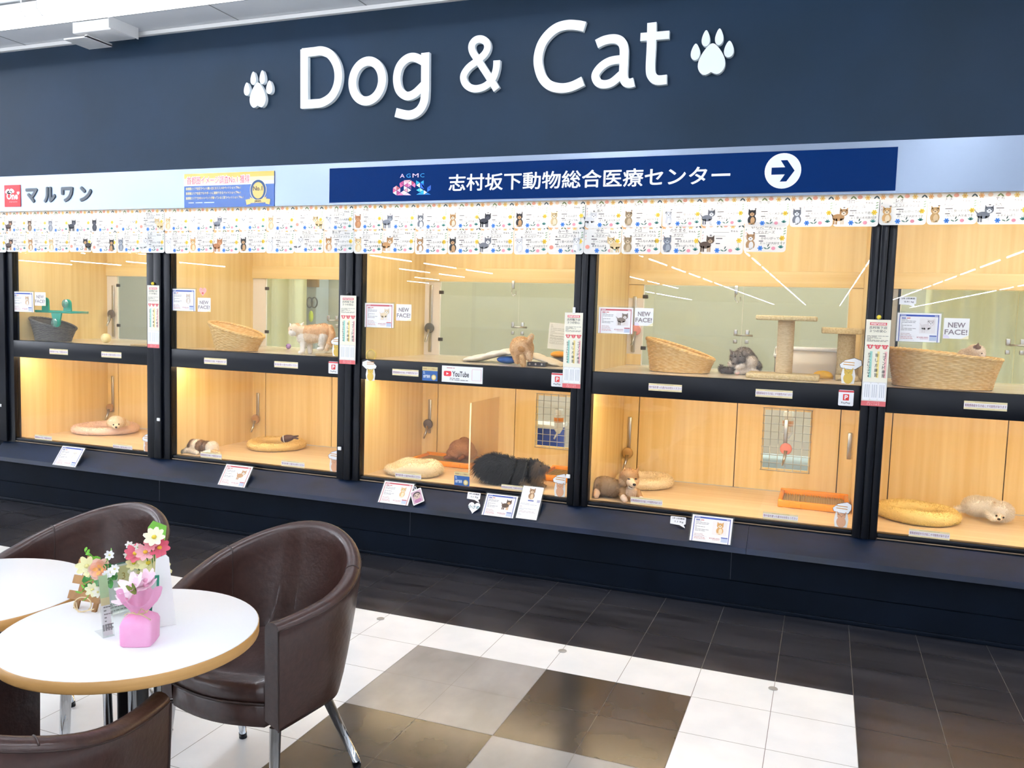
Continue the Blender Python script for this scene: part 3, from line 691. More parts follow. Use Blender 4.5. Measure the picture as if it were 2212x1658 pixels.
pr = Pr((x0, YS-.0004, z0)); pr.rect(0, H_*.86, W_, H_, P('#d8b64e', .2), 1); pr.rect(0, H_*.74, W_, H_*.86, P('#eedfa6', .2), 1); pr.rect(0, H_*.64, W_, H_*.74, P('#fbf6e2', .2), 1)
pr.text('首都圏イメージ調査No.1 獲得', 0, 0, 1, P('#fff8f0'), 2, bold=.06, fit=(W_*.03, H_*.675, W_*.74, H_*.915)); pr.text('首都圏イメージ調査No.1 獲得', 0, 0, 1, P('#c9405a'), 3, bold=.006, fit=(W_*.035, H_*.685, W_*.735, H_*.905))
for q, s in enumerate(('首都圏エリア在住でペット飼い主におススメのペットショップNo.1', '首都圏エリア在住でもサポートに期待できるペットショップNo.1', '首都圏エリアでかわいいペットが揃っていると思うペットショップNo.1')):
    pr.text(s, 0, 0, 1, P('#f3ecc0'), 2, bold=.02, fit=(W_*.02, H_*(.52-.14*q), W_*(.64+.03*(q == 2)), H_*(.60-.14*q)))
pr.lines(W_*.05, H_*.13, W_*.55, 1, 0, H_*.03, P('#c8d6ea'), 2, 3); pr.build('print', t)
pr = Pr((x0, YS-.0004, z0)); cx, cy = W_*.83, H_*.47
pr.ellp(cx, cy, H_*.29, H_*.31, P('#f4e6c0'), 2, 32); pr.ellp(cx, cy, H_*.27, H_*.29, P('#284b78'), 3, 32); pr.ellp(cx, cy-.01*H_, H_*.2, H_*.235, P('#dcbf6a', .25), 4, 32)
pr.text('No.1', 0, 0, 1, P('#2c2c30'), 5, bold=.02, fit=(cx-H_*.17, cy-H_*.02, cx+H_*.15, cy+H_*.11))
g_ = P('#ecc877', .3)
pr.poly([(cx-H_*.27, H_*.10), (cx+H_*.27, H_*.11), (cx+H_*.29, H_*.28), (cx+H_*.1, H_*.2), (cx-H_*.1, H_*.19), (cx-H_*.28, H_*.27)], g_, 5)
pr.poly([(cx-H_*.40, H_*.05), (cx-H_*.26, H_*.08), (cx-H_*.28, H_*.22), (cx-H_*.44, H_*.2)], g_, 4); pr.poly([(cx+H_*.26, H_*.08), (cx+H_*.40, H_*.05), (cx+H_*.43, H_*.2), (cx+H_*.28, H_*.22)], g_, 4)
pr.text('JMR', 0, 0, 1, P('#33343a'), 6, bold=.03, fit=(cx-H_*.13, H_*.115, cx+H_*.13, H_*.175)); pr.build('medal', t)

# ------------------------------------------------------------------ the two rows of floral pet cards
PAPER = thinpaper('card_paper', '#fbf8f2', .2)
UP = [(-40, 'k', 0), (13, 'dk', 0), (57, 'db', 0), (102, 'gr', 0), (149, 'bk', 0), (196, 'bk', 0), (248, 'wh', 1), (300, 'cr', 1), (355, 'cr', 0), (408, 'wh', 0), (462.5, 'gr', 0), (517.6, 'wh', 0), (575.6, 'cr', 0), (637, 'cr', 1), (700, 'wh', 0), (764, 'br', 0), (827, 'gr', 0), (898, 'gw', 0), (967.5, 'tn', 0), (1038, 'bk', 0), (1110.5, 'bt', 0), (1185, 'cr', 0), (1264.6, 'wh', 0), (1345, 'ta', 0), (1430.6, 'wh', 0), (1516, 'gw', 0), (1609.5, 'bt', 0), (1706.5, 'gw', 0), (1800, 'tn', 0), (1899, 'or', 0), (2002, 'br2', 0), (2110.6, 'gw', 0), (2224, 'tn', 0)]
LO = [(-36, 'dk', 0), (14, 'dk', 0), (58.6, 'tn', 0), (104, 'cr', 0), (150, 'bt', 1), (198.6, 'bt', 1), (253, 'gr', 0), (303, 'wh', 0), (356, 'wh', 0), (409, 'or', 0), (462, 'br', 0), (517, 'bt', 0), (575, 'wh', 0), (636, 'wh', 0), (700, 'tn', 0), (764.5, 'cr', 0), (827, 'tn', 0), (896.6, 'tw', 0), (967, 'bt', 0), (1038, 'gw', 0), (1110, 'wh', 0), (1184, 'wh', 1), (1262, 'cr', 1), (1343, 'ta', 0), (1428.5, 'gr', 0), (1514, 'db', 0), (1607, 'tw', 0)]
CC = {'k': ('#3a302c', '#c9a27c', 'dark puppy'), 'dk': ('#4b3a33', '#b98a64', 'dark brown puppy'), 'db': ('#5b4638', '#b99b7c', 'brindle puppy'), 'gr': ('#7f838c', '#a9adb4', 'grey kitten'), 'bk': ('#2c2e36', '#474a54', 'black kitten'), 'wh': ('#e6e4e2', '#f6f4f2', 'white pet'), 'cr': ('#e3c58f', '#f3e2be', 'cream puppy'), 'br': ('#b97a4b', '#d59a68', 'red brown puppy'), 'gw': ('#7d7f85', '#f2f0ee', 'grey and white pet'), 'tn': ('#c08e58', '#eedbc0', 'tan puppy'), 'bt': ('#2b2624', '#c89a68', 'black and tan puppy'), 'ta': ('#a58b68', '#cdb592', 'tabby kitten'), 'or': ('#dba765', '#f0d8b0', 'orange kitten'), 'br2': ('#d2a468', '#e8c795', 'curly tan puppy'), 'tw': ('#b98c5e', '#f4efe8', 'tan and white puppy')}
NAMES = ['', 'ココ', 'モカ', 'マロン', 'くろ', 'ジジ', 'ゆき', 'きなこ', 'むぎ', 'しろ', 'レオ', 'ルナ', 'もも', 'こむぎ', 'まる', '大福', 'パトナ', 'ラテ', 'Akari', '豆丸', 'ルーク', 'ロイ', 'とろろ', 'みかん', 'ムース', 'ビビ', 'ラッテ', 'ふく', 'ゴロー', 'レオ', 'ナナ', 'モカ', 'ハナ',
         '', 'チョコ', 'ハル', 'プリン', 'リキ', 'ノア', 'そら', 'しお', 'わた', 'とら', 'アン', 'ケン', 'のん', 'かんな', 'あんず', 'トト', 'ぬぷ', 'ソラ', 'のえる', 'ビビ', 'みい', 'みーち', 'サセ', 'トロ', 'のりまる', '', 'いしだーん']
BREED = ['トイプードル', 'スコティッシュ', '柴犬', 'ポメラニアン', 'サイベリアン', 'ラグドール', 'チワワ', 'マルチーズ', 'ミックス']
NOTE = ['よく食べる元気な子', 'だっこが大好きです', 'みんなの人気者です', 'あまえんぼう', 'おもちゃで遊ぶ', 'かわいがってね']
def flower(pr, a, b, r, c, cc, L=2):
    for i in range(6): pr.ellp(a+r*.6*math.cos(i*PI/3), b+r*.6*math.sin(i*PI/3), r*.42, r*.3, P(c), L, 8, rot=i*PI/3)
    pr.ellp(a, b, r*.28, r*.28, P(cc), L+1, 8)
def leaf(pr, a, b, r, rot, c, L=2): pr.ellp(a, b, r, r*.36, P(c), L, 8, rot=rot)
def petcard(xa, xb, z0, z1, y, kind, flip, idx, label, group):
    wd, ht = xb-xa, z1-z0
    o = Pr((xa, y, z0)); ROT = R_.uniform(-.012, .012)
    o.rr(0, 0, wd, ht, .016, PAPER, 0)
    C1, C2, _n = CC[kind]
    # floral border
    for k in range(6):
        a = wd*(.06+.17*k); c = ['#f2b878', '#f5c9a0', '#7d8a58', '#f3a98c', '#f2cf7a', '#4a5a5c'][k]
        if k in (0, 4): flower(o, a, ht*.90, ht*.085, c, '#e99a4e')
        elif k in (2, 5): leaf(o, a, ht*.91, ht*.07, .8, c); leaf(o, a+ht*.08, ht*.90, ht*.07, -.8, c)
        else: o.ellp(a, ht*.92, ht*.075, ht*.06, P(c), 2)
    for k in range(3): leaf(o, wd*.95, ht*(.58+.08*k), ht*.045, .4, '#8fae86'); leaf(o, wd*.045, ht*(.70-.1*k), ht*.03, 1.2, ['#5c7a70', '#f0a79a', '#e7b2ac'][k])
    flower(o, wd*.9, ht*.44, ht*.085, '#f3cf3a', '#f0b62c'); o.rect(wd*.885, ht*.22, wd*.892, ht*.38, P('#9db07c'), 2)
    flower(o, wd*(.40 if not flip else .36), ht*.12, ht*.085, '#3f84d8', '#2a5ea8'); leaf(o, wd*.52, ht*.12, ht*.06, -.4, '#6d8f80'); leaf(o, wd*.60, ht*.13, ht*.06, .7, '#5b7f74'); leaf(o, wd*.585, ht*.21, ht*.05, 1.2, '#33524c')
    o.ellp(wd*.71, ht*.12, ht*.062, ht*.055, P('#ee9aa8'), 2)
    for k in range(4): leaf(o, wd*.88+ht*.04*math.cos(.5+.7*k), ht*.13+ht*.05*math.sin(.5+.7*k), ht*.055, .5+.7*k, '#3f8f86')
    if flip: o.ellp(wd*.1, ht*.24, ht*.075, ht*.07, P('#f49a86'), 2)
    # writing
    ink = P('#3b3a3c'); lx = wd*.30 if not flip else wd*.24
    nm = NAMES[idx % len(NAMES)]
    if nm: o.text(nm, wd*.42, ht*.735, ht*.095, ink, 2, al='c', res=1)
    o.rect(wd*.28, ht*.70, wd*.66, ht*.707, ink, 2); o.text('ちゃん', wd*.70, ht*.71, ht*.055, ink, 2, bold=.015, res=1)
    if nm: o.text(BREED[idx*5 % len(BREED)], wd*.32, ht*.585, ht*.075, ink, 2, res=1)
    o.rect(wd*.22, ht*.575, wd*.58, ht*.581, ink, 2); o.rect(wd*.21, ht*.59, wd*.255, ht*.62, ink, 2)
    tx = wd*.36 if not flip else wd*.2
    o.rect(tx, ht*.49, tx+wd*.15, ht*.515, ink, 2); o.rect(tx, ht*.33, tx+wd*.1, ht*.355, ink, 2)
    if nm:
        o.text(NOTE[idx % 6], tx+wd*.05, ht*.395, ht*.065, ink, 2, res=1); o.text(NOTE[(idx*7+2) % 6], tx+wd*.03, ht*.245, ht*.06, ink, 2, res=1)
    ob = o.build('pet_card', loc=((xa+xb)/2, y, z1)); tag(ob, label, 'card', group)
    pp = Pr((xa, y-.0012, z0)); pp.pet(wd*(.16 if not flip else .80), ht*.07, ht*.52, C1, C2, 0, sitting=(idx % 3 != 1), flip=1 if not flip else -1)
    pe = pp.build('pet_picture', ob)
    ob.rotation_euler = (0, ROT, 0)
zt, zm, zb = 2.117, 1.974, 1.833
for row, lst in (('upper', UP), ('lower', LO)):
    n = 0
    for k, (px, kind, flip) in enumerate(lst):
        y = 4.412 if row == 'upper' else 4.4165
        xa = ony(px, 470 if row == 'upper' else 520, y).x
        nx = lst[k+1][0] if k+1 < len(lst) else (px+93)
        xb = ony(nx, 470 if row == 'upper' else 520, y).x-.002
        dz = R_.uniform(-.004, .004)
        if row == 'lower' and k == 26: xb = ony(1700, 500, y).x; dz += .012
        if row == 'lower' and k == 25: dz += .006
        if k+1 == len(lst) and row == 'upper': continue
        n += 1
        petcard(xa, xb, (zm if row == 'upper' else zb)+dz-.004, (zt if row == 'upper' else zb+.155)+(.002 if row == 'upper' else dz), y-(.0012 if k % 2 else 0), kind, flip, k if row == 'upper' else k+33,
                'floral card with %s picture, %s from left in %s row' % (CC[kind][2], ORD[n-1], row), 'floral pet cards, %s row' % row)

# ------------------------------------------------------------------ furniture: two round tables, three tub chairs
ZT = .69
TOPW = M('table_white', '#f4f4f6', .35); EDGE = M('table_edge', '#b98a4e', .4, color2='#c99a5c', nscale=(3, 3, 60))
def table(x, y, lab):
    t = thing('round_table', lab, 'table', (x, y, 0), 0, 'round cafe tables')
    m = MB(True); m.lathe([(.299, ZT-.002), (.2965, ZT)], (0, 0, 0), TOPW, 72); m.build('tabletop', t)
    m = MB(True); m.lathe([(.292, ZT-.032), (.299, ZT-.029), (.3, ZT-.026), (.3, ZT-.003), (.2985, ZT-.0015)], (0, 0, 0), EDGE, 72, cap=True); m.build('edge_band', t)
    m = MB(True); m.tube([(0, 0, .04), (0, 0, ZT-.033)], .032, CHROME, 20); m.build('column', t)
    m = MB(True); m.lathe([(.034, .12), (.036, .125), (.036, ZT-.08), (.034, ZT-.075)], (0, 0, 0), M('black_sleeve', '#15161a', .35), 20, cap=False); m.build('sleeve', t)
    for k in range(4):
        a = PI/4+k*PI/2; c, s = math.cos(a), math.sin(a)
        MB(True).tube([(.03*c, .03*s, .05), (.12*c, .12*s, .045), (.25*c, .25*s, .018)], [.018, .017, .013], CHROME, 10).build('foot', t)
        MB(True).tube([(.045*c, .045*s, .06), (.06*c, .06*s, ZT-.033)], .011, CHROME, 10).build('stay', t)
    return t
table(-1.56, 1.541, 'round white table with wooden edge holding the flowers and cards, foreground')
table(-2.161, 1.568, 'round white table with wooden edge cut by the left picture border')
def tub(x, y, rz, lab):
    t = thing('tub_chair', lab, 'chair', (x, y, 0), rz, 'brown leather tub chairs')
    N = 48; FI = math.radians(131); TH = .052
    def plan(fi, z, inner):
        k = min(1, max(0, (z-.29)/.36)); k = k**.7; back = math.cos(fi)
        rx = .232+.052*k; ry = (.185+.115*k) if back > 0 else (.345+.02*k)
        rx += 0; d = TH*(1.0-.25*max(0, back)) if inner else 0
        s_ = math.sin(fi)
        X = rx*s_; Y = ry*back
        if abs(fi) > math.radians(100):
            q = (abs(fi)-math.radians(100))/math.radians(31); X = math.copysign(rx*math.sin(math.radians(100))*(1-q)+q*(.216+.006*k), fi); Y = ry*back
        n = Vector((s_/rx, back/ry)).normalized()
        if abs(fi) > math.radians(100): n = Vector((math.copysign(1, fi), -.12)).normalized()
        return Vector((X-n.x*d, Y-n.y*d, z))
    def top(fi):
        q = abs(fi)/FI; q = q*q*(3-2*q)
        return .768-.148*(q**.95)
    vs_ = []; rows = []
    for i in range(N+1):
        fi = -FI+2*FI*i/N; T = top(fi); zb = .292+.014*(abs(fi)/FI); row = []
        sec = [(z, 0) for z in [zb, zb+.012]+[zb+(T-.02-zb)*q for q in (.15, .32, .5, .66, .8, .92, 1.)]]
        for z, inn in sec: row.append(plan(fi, z, False))
        o = plan(fi, T-.02, False); n_ = plan(fi, T-.02, True)
        for k in range(1, 6):
            a = PI*k/6; row.append(o.lerp(n_, .5-.5*math.cos(a))+Vector((0, 0, .020*math.sin(a))))
        for z in [zb+(T-.02-zb)*q for q in (1., .9, .76, .6, .44, .28)]: row.append(plan(fi, z, True))
        row.append(plan(fi, zb+.02, True)); rows.append(row)
    n = len(rows[0])
    for r in rows: vs_ += r
    fs = []
    for i in range(N):
        for j in range(n): fs.append((i*n+j, i*n+(j+1) % n, (i+1)*n+(j+1) % n, (i+1)*n+j))
    m = MB(True); m.add(vs_, [f[::-1] for f in fs], LEATH, True)
    ca = [Vector(q) for q in rows[0]]; cb = [Vector(q) for q in rows[-1]]
    m.add(ca, [tuple(range(n))], LEATH); m.add(cb, [tuple(range(n))[::-1]], LEATH)
    sh = m.build('shell', t)
    # seams: one over each shoulder of the shell, one along the outer rim, one down each arm front
    for sgn in (-1, 1):
        k = N//2+sgn*int(N*.265); pts = [rows[k][j]+Vector((0, 0, .0005)) for j in range(9, n-1)]
        MB(True).tube(pts, .0022, LEATHS, 5).build('seam', sh)
        r = rows[-1 if sgn > 0 else 0]; pts = [q+Vector((0, -.0008, 0)) for q in r[:9]]
        MB(True).tube(pts, .003, LEATHS, 5).build('seam', sh)
    MB(True).tube([rows[i][8] for i in range(N+1)], .002, LEATHS, 5).build('seam', sh)
    # seat cushion and apron, shaped to the inside of the shell
    out = []
    for i in range(0, N+1, 2):
        fi = -FI+2*FI*i/N; q = plan(fi, .40, True); out.append(Vector((q.x*.985, q.y*.985, 0)))
    fr = out[0].y
    front = [Vector((out[-1].x+(out[0].x-out[-1].x)*k/10, fr-.032*math.sin(PI*k/10), 0)) for k in range(1, 10)]
    loop = out+front; c = Vector((0, -.03, 0))
    def ring(sc, z): return [Vector((c.x+(q.x-c.x)*sc, c.y+(q.y-c.y)*sc, z)) for q in loop]
    L = len(loop)
    def stack(rings, mat, nm, top=True):
        m = MB(True); v = [q for r in rings for q in r]; f = []
        for a in range(len(rings)-1):
            for j in range(L): f.append((a*L+j, a*L+(j+1) % L, (a+1)*L+(j+1) % L, (a+1)*L+j))
        f.append(tuple(range(L))[::-1]); f.append(tuple(range((len(rings)-1)*L, len(rings)*L)))
        m.add(v, f, mat, True); return m.build(nm, t)
    cu = stack([ring(.97, .372), ring(1.0, .380), ring(1.0, .404), ring(.975, .420), ring(.90, .431), ring(.7, .437), ring(.4, .440), ring(.1, .441)], LEATH, 'seat_cushion')
    stack([ring(.95, .300), ring(.99, .306), ring(1.0, .33), ring(.995, .362), ring(.98, .371)], LEATH, 'seat_base')
    MB(True).tube([Vector((q.x, q.y-.001, .374)) for q in [out[-1]]+front+[out[0]]], .0035, LEATHS, 6).build('piping', cu)
    for sx in (-1, 1):
        for (x0, y0, x1, y1) in ((.165, .06, .228, .178), (.188, -.205, .205, -.235)):
            lg = MB(True).tube([(sx*x0, y0, .305), (sx*x1, y1, .012)], [.0165, .012], CHROME, 14).build('leg', t)
            MB(True).tube([(sx*(x1-(x1-x0)*.05), y1-(y1-y0)*.05, .022), (sx*x1, y1, .001)], .0135, BLACK, 12).build('foot_cap', lg)
    return t
tub(-1.585, 2.10, 0, 'brown leather tub chair right of the flower table, seat and chrome legs showing')
tub(-2.30, 2.03, .0, 'brown leather tub chair behind the tables, mostly hidden, at left')
tub(-1.553, 1.185, PI, 'brown leather tub chair seen from behind in the bottom left corner')

# grey discs set in the floor
for k, (px, py) in enumerate(((822, 1336), (1215, 1405.5), (1670, 1487))):
    q = onz(px, py, 0); m = MB(); m.lathe([(.019, .0003), (.0185, .0022), (.012, .0026)], (q.x, q.y, 0), M('floor_disc_grey', '#a5a29d', .4), 20)
    tag(m.build('floor_disc'), ('left', 'middle', 'right')[k]+' grey disc of the three set in the white floor strip', 'floor disc', 'grey discs in the white floor strip')

# ------------------------------------------------------------------ things on the flower table
GR1 = M('leaf_green', '#6fb53a', .5); GR2 = M('leaf_dark', '#2f7d2c', .5); GR3 = M('grass_green', '#3c9a2f', .5)
def petal(m, c, d, n, L, W, mat, curl=.25):
    """one petal from c along d, with surface normal n"""
    d = d.normalized(); s = d.cross(n).normalized(); vs_ = []
    for i in range(6):
        t = i/5; w = W*math.sin(PI*min(.97, .12+.8*t))**.8; z = curl*L*(t*t)
        for k in (-1, 0, 1): vs_.append(c+d*(L*t)+s*(w*k/2)+n*(z+(.12*W if k else 0)))
    fs = [(i*3+k, i*3+k+1, (i+1)*3+k+1, (i+1)*3+k) for i in range(5) for k in range(2)]
    m.add(vs_, fs, mat, True)
def daisy(par, c, n, r, col, ccol, np_=8, nm='blossom', curl=.2):
    n = n.normalized(); u = n.cross(Vector((0, .3, 1))).normalized(); v = n.cross(u); m = MB(); mt = M('petal_'+col[1:], col, .55)
    for i in range(np_):
        a = 2*PI*i/np_+R_.uniform(-.1, .1); petal(m, c+(u*math.cos(a)+v*math.sin(a))*r*.12, u*math.cos(a)+v*math.sin(a), n, r*.9, r*.62, mt, curl)
    m.ell(c+n*r*.08, (r*.24, r*.24, r*.2), M('pollen_'+ccol[1:], ccol, .6), 10, 6)
    return m.build(nm, par)
def sprig(m, a, b, k, L, mat, W=None):
    a = Vector(a); b = Vector(b); d = b-a; m.tube([a, b], .0012, mat, 5)
    for i in range(k):
        p = a+d*((i+1)/k); s = Vector((R_.uniform(-1, 1), R_.uniform(-1, 1), R_.uniform(-.3, 1))); petal(m, p, s, s.cross(d).normalized(), L, W or L*.45, mat, .1)
# pink wrapped pot, nearest the camera
q = onz(290, 1392, ZT); cx, cy = q.x, q.y+.018
t = thing('gift_pot', 'pink paper wrapped flower pot tied with raffia, front of the white table', 'flower pot', (cx, cy, ZT))
PK = M('pink_wrap', '#f3a3cf', .55, color2='#f7b3d9', nscale=(20, 20, 20)); PKL = thinpaper('pink_tissue', '#f5b6d8', .4)
m = MB()
def sect(z, r, sq, tw=0., fl=0., amp=0.):
    o = []
    for i in range(48):
        a = 2*PI*i/48+tw; c_ = max(abs(math.cos(a-.45)), abs(math.sin(a-.45))); rr = r*(1-sq+sq*(.90/c_) )
        rr *= 1+amp*math.sin(a*7+z*40); o.append((cx+rr*math.cos(a), cy+rr*math.sin(a), ZT+z+fl*math.sin(a*3+1)*.5))
    return o
secs = [sect(.0005, .037, .75), sect(.004, .040, .8), sect(.05, .041, .8), sect(.060, .038, .6), sect(.068, .027, .3, .1, 0, .06), sect(.074, .016, 0, .2, 0, .1)]
v = [x for s_ in secs for x in s_]; f = []
for a in range(len(secs)-1):
    for j in range(48): f.append((a*48+j, a*48+(j+1) % 48, (a+1)*48+(j+1) % 48, (a+1)*48+j))
f.append(tuple(range(48))[::-1]); f.append(tuple(range(len(v)-48, len(v)))); m.add(v, f, PK, True); m.build('wrapped_base', t)
m = MB(); secs = [sect(.074, .016, 0, .2, 0, .1), sect(.082, .022, 0, .25, .004, .14), sect(.096, .034, 0, .3, .010, .14), sect(.110, .043, 0, .35, .022, .12), sect(.120, .047, 0, .4, .040, .10)]
v = [x for s_ in secs for x in s_]; f = []
for a in range(len(secs)-1):
    for j in range(48): f.append((a*48+j, a*48+(j+1) % 48, (a+1)*48+(j+1) % 48, (a+1)*48+j))
m.add(v, f, PKL, True); m.build('tissue_collar', t)
m = MB(); RF = M('raffia', '#d9c39a', .7)
m.tube([(cx+.018*math.cos(a), cy+.018*math.sin(a), ZT+.076+.002*math.sin(2*a)) for a in [2*PI*i/16 for i in range(16)]], .0022, RF, 6, closed=True)
for dx, dz in ((.05, -.004), (.04, .012), (-.03, -.006)): m.tube([(cx+.01, cy-.016, ZT+.076), (cx+dx*.6, cy-.02, ZT+.080+dz), (cx+dx, cy-.018, ZT+.072+dz)], .0013, RF, 5)
m.build('raffia_tie', t)
for k, (dx, dy, dz, r, col) in enumerate(((-.016, -.006, .132, .034, '#fbe3ec'), (.010, .01, .136, .030, '#f8d3e2'), (-.030, -.012, .100, .028, '#fcebf2'), (.0, .02, .142, .028, '#fbdfea'))):
    daisy(t, Vector((cx+dx, cy+dy, ZT+dz)), Vector((dx*6, -.5, .8)), r, col, '#e9a9c4', 7, 'blossom', .55)
m = MB()
for d in ((-.5, -.4, .8), (.3, -.5, .9), (.0, -.2, 1)): d = Vector(d); petal(m, Vector((cx+.010, cy-.022, ZT+.125)), d, Vector((0, -1, .3)), .028, .013, M('leaf_olive', '#7a8f3c', .5), .1)
m.build('leaf', t)
# leaning acrylic menu holder with a printed sheet
def holder(pb0, pb1, zt, lab, lean, mat_front, prints, nm, cat, depth=.05):
    a = onz(*pb0, ZT+.001); b = onz(*pb1, ZT+.001); u = (b-a); W_ = u.length; u.normalize()
    n = Vector((u.y, -u.x, 0)); v = (Vector((0, 0, 1))*math.cos(lean)-n*math.sin(lean)).normalized()
    t = thing(nm, lab, cat, tuple(a))
    p = Pr(a, u, v); p.slab([(0, 0), (W_, 0), (W_, zt), (0, zt)], ACRYL, .002); p.build('front_sheet', t)
    p = Pr(a-v.cross(u)*0+p.n*(-.0032), u, v); p.rect(.003, .004, W_-.003, zt-.004, mat_front, 0); prints(p, W_, zt); p.build('printed_sheet', t)
    p = Pr(a, u, -n); p.slab([(0, 0), (W_, 0), (W_, depth), (0, depth)], ACRYL, .002); p.build('foot', t)
    return t, a, u, v, W_
def pr1(p, W_, Z_):
    p.rect(.003, Z_*.62, W_-.003, Z_-.004, P('#b9cf9a'), 1); p.rect(.003, Z_*.50, W_-.003, Z_*.62, P('#e3d49a'), 1)
    p.lines(.008, Z_*.46, W_*.8, 7, Z_*.055, Z_*.018, P('#7b8077'), 1, 5)
    for k in range(4): p.rect(W_*(.08+.22*k), Z_*.1, W_*(.24+.22*k), Z_*.2, P('#9aa39a'), 1)
holder((223, 1378), (248, 1372), .15, 'clear acrylic menu holder standing left of the pink pot', .25, P('#f4f4ef'), pr1, 'menu_holder', 'menu stand', .06)
# white easel-backed board with green front, behind the flowers
a = onz(326, 1357, ZT+.001); b = onz(380, 1348, ZT+.001); u = (b-a).normalized(); W_ = (b-a).length; n = Vector((u.y, -u.x, 0))
t = thing('card_stand', 'tall white easel-backed board with green top behind the flowers', 'menu stand', tuple(a))
p = Pr(a, u, (Vector((0, 0, 1))*.985-n*.17)); p.slab([(0, 0), (W_, 0), (W_*.82, .168), (W_*.70, .176), (W_*.30, .168)], M('board_white', '#ecebe8', .6), .003); p.build('easel_leg', t)
c0 = a-u*.035-n*.02; p = Pr(c0, u, (Vector((0, 0, 1))*.985+n*.10)); p.slab([(0, 0), (.056, 0), (.056, .13), (0, .13)], M('board_green', '#0f7a5e', .45), .003)
p.rect(.004, .07, .05, .12, P('#c8d9d0'), 1); p.build('green_board', t)
c1 = ony(328, 1168, a.y+.11); p = Pr(c1, u, (Vector((0, 0, 1))*.985-n*.05)); p.slab([(-.008, 0), (.032, -.008), (.037, .036), (.004, .053), (-.009, .036)], M('leaflet_green', '#7cc24a', .4), .002)
p.rect(.0, .004, .028, .012, P('#e8f3df'), 1); p.build('leaflet', t)
# desk card with a clover picture and the number 3
def pr3(p, W_, Z_):
    for i in range(4): p.ellp(W_*.2+.011*math.cos(PI/2*i+.5), Z_*.82+.011*math.sin(PI/2*i+.5), .011, .009, P('#5fae4d'), 1, 10)
    p.rect(W_*.40, Z_*.45, W_*.97, Z_*.93, P('#f0e3a6'), 1); p.text('3', W_*.55, Z_*.66, .017, P('#c09a3a'), 2, res=3); p.text('庫', W_*.52, Z_*.30, .016, P('#6a6a5a'), 2)
    p.rect(W_*.05, Z_*.97, W_*.95, Z_*1.0, P('#2e6a5e'), 1); p.lines(W_*.06, Z_*.2, W_*.8, 3, .009, .003, P('#9a9a92'), 1, 8)
holder((236, 1330), (297, 1313), .128, 'white desk card with a clover and a yellow block reading 3, between the flowers', .12, P('#f6f6f0'), pr3, 'desk_card', 'menu stand', .03)
# bouquet of daisies
q = onz(330, 1345, ZT); cx, cy = q.x-.030, q.y+.040
t = thing('daisy_pot', 'pot of pink and pale yellow artificial daisies in front of the green board', 'flower pot', (cx, cy, ZT))
MB().lathe([(.018, .0005), (.022, .05), (.024, .085), (.022, .086)], (cx, cy, ZT), M('pot_white', '#e8e9e4', .4), 20).build('pot', t)
m = MB()
for i in range(150):
    a = R_.uniform(0, 2*PI); r = R_.uniform(0, .022); b = Vector((cx+r*math.cos(a), cy+r*math.sin(a), ZT+.08)); d = Vector((math.cos(a)*.5+R_.uniform(-.3, .3), math.sin(a)*.5+R_.uniform(-.3, .3), 1))
    petal(m, b, d, Vector((math.sin(a), -math.cos(a), .2)).normalized(), R_.uniform(.025, .042), .0035, GR3, .1)
m.build('grass_tuft', t)
cam_dir = (CAM_C-Vector((cx, cy, ZT+.15))).normalized()
FL = [(0, 0, 0, 0, 0)]
for px, py, r, col, cc in ((333, 1160, .026, '#f4f2cf', '#e3c63a'), (345, 1182, .026, '#df5f78', '#e8b23a'), (292, 1195, .026, '#e0687e', '#e8c23a'), (314, 1192, .024, '#f4b3b9', '#e8b83a'), (320, 1215, .026, '#f6f3b8', '#e2cf3a'), (289, 1216, .019, '#f3eeb0', '#ddd03a'), (346, 1231, .027, '#f5f0b4', '#e3d23a'), (300, 1235, .026, '#f6f2da', '#e6dda0'), (326, 1175, .018, '#e68a98', '#d9a53a'), (318, 1236, .018, '#f6f0c0', '#d8c83a')):
    c = ony(px, py, cy-.012+R_.uniform(-.012, .018)); b_ = daisy(t, c, cam_dir+Vector((R_.uniform(-.35, .35), 0, R_.uniform(-.1, .5))), r, col, cc)
    MB().tube([(cx, cy, ZT+.085), tuple((Vector((cx, cy, ZT+.085))*.4+c*.6)+Vector((0, 0, -.006))), tuple(c-cam_dir*.003)], .0012, GR2, 5).build('stem', t)
for px, py in ((279, 1176), (285, 1181), (298, 1181), (275, 1198)):
    c = ony(px, py, cy); daisy(t, c, cam_dir, .010, '#f7f8f2', '#b9c98a', 6, 'bud')
# little wooden fence with roses
FW = M('fence_wood', '#8a6238', .65, color2='#a87b48', nscale=(30, 30, 6))
a = onz(153, 1312, ZT+.001); b = onz(226, 1325, ZT+.001); u = (b-a).normalized(); n = Vector((u.y, -u.x, 0)); v = (Vector((0, 0, 1))*.93-n*.36).normalized()
t = thing('fence_ornament', 'small brown slatted wooden fence dressed with a peach rose and greenery', 'ornament', tuple(a))
def fp(pa, v0, v1, u0, u1, nm, L=0):
    p = Pr(a, u, v); p.slab([(u0, v0), (u1, v0), (u1, v1), (u0, v1)], FW, .006, L); p.build(nm, t)
fp(0, .0, .135, .008, .021, 'post'); fp(0, -.002, .12, .068, .081, 'post')
for z0, x0_, x1_ in ((.022, -.014, .090), (.062, -.012, .090), (.103, -.010, .085)): fp(0, z0, z0+.022, x0_, x1_, 'slat', 13)
tw = MB(); tw.tube([a+u*(.045+.028*math.cos(q_))+v*(.018+.018*math.sin(q_))+n*.012 for q_ in [2*PI*i/20 for i in range(20)]], .0016, RF, 5, closed=True); tw.tube([a+u*.02+v*.02+n*.01, a+u*.04-v*.002+n*.014, a+u*.085+v*.012+n*.012], .0016, RF, 5); tw.build('twine', t)
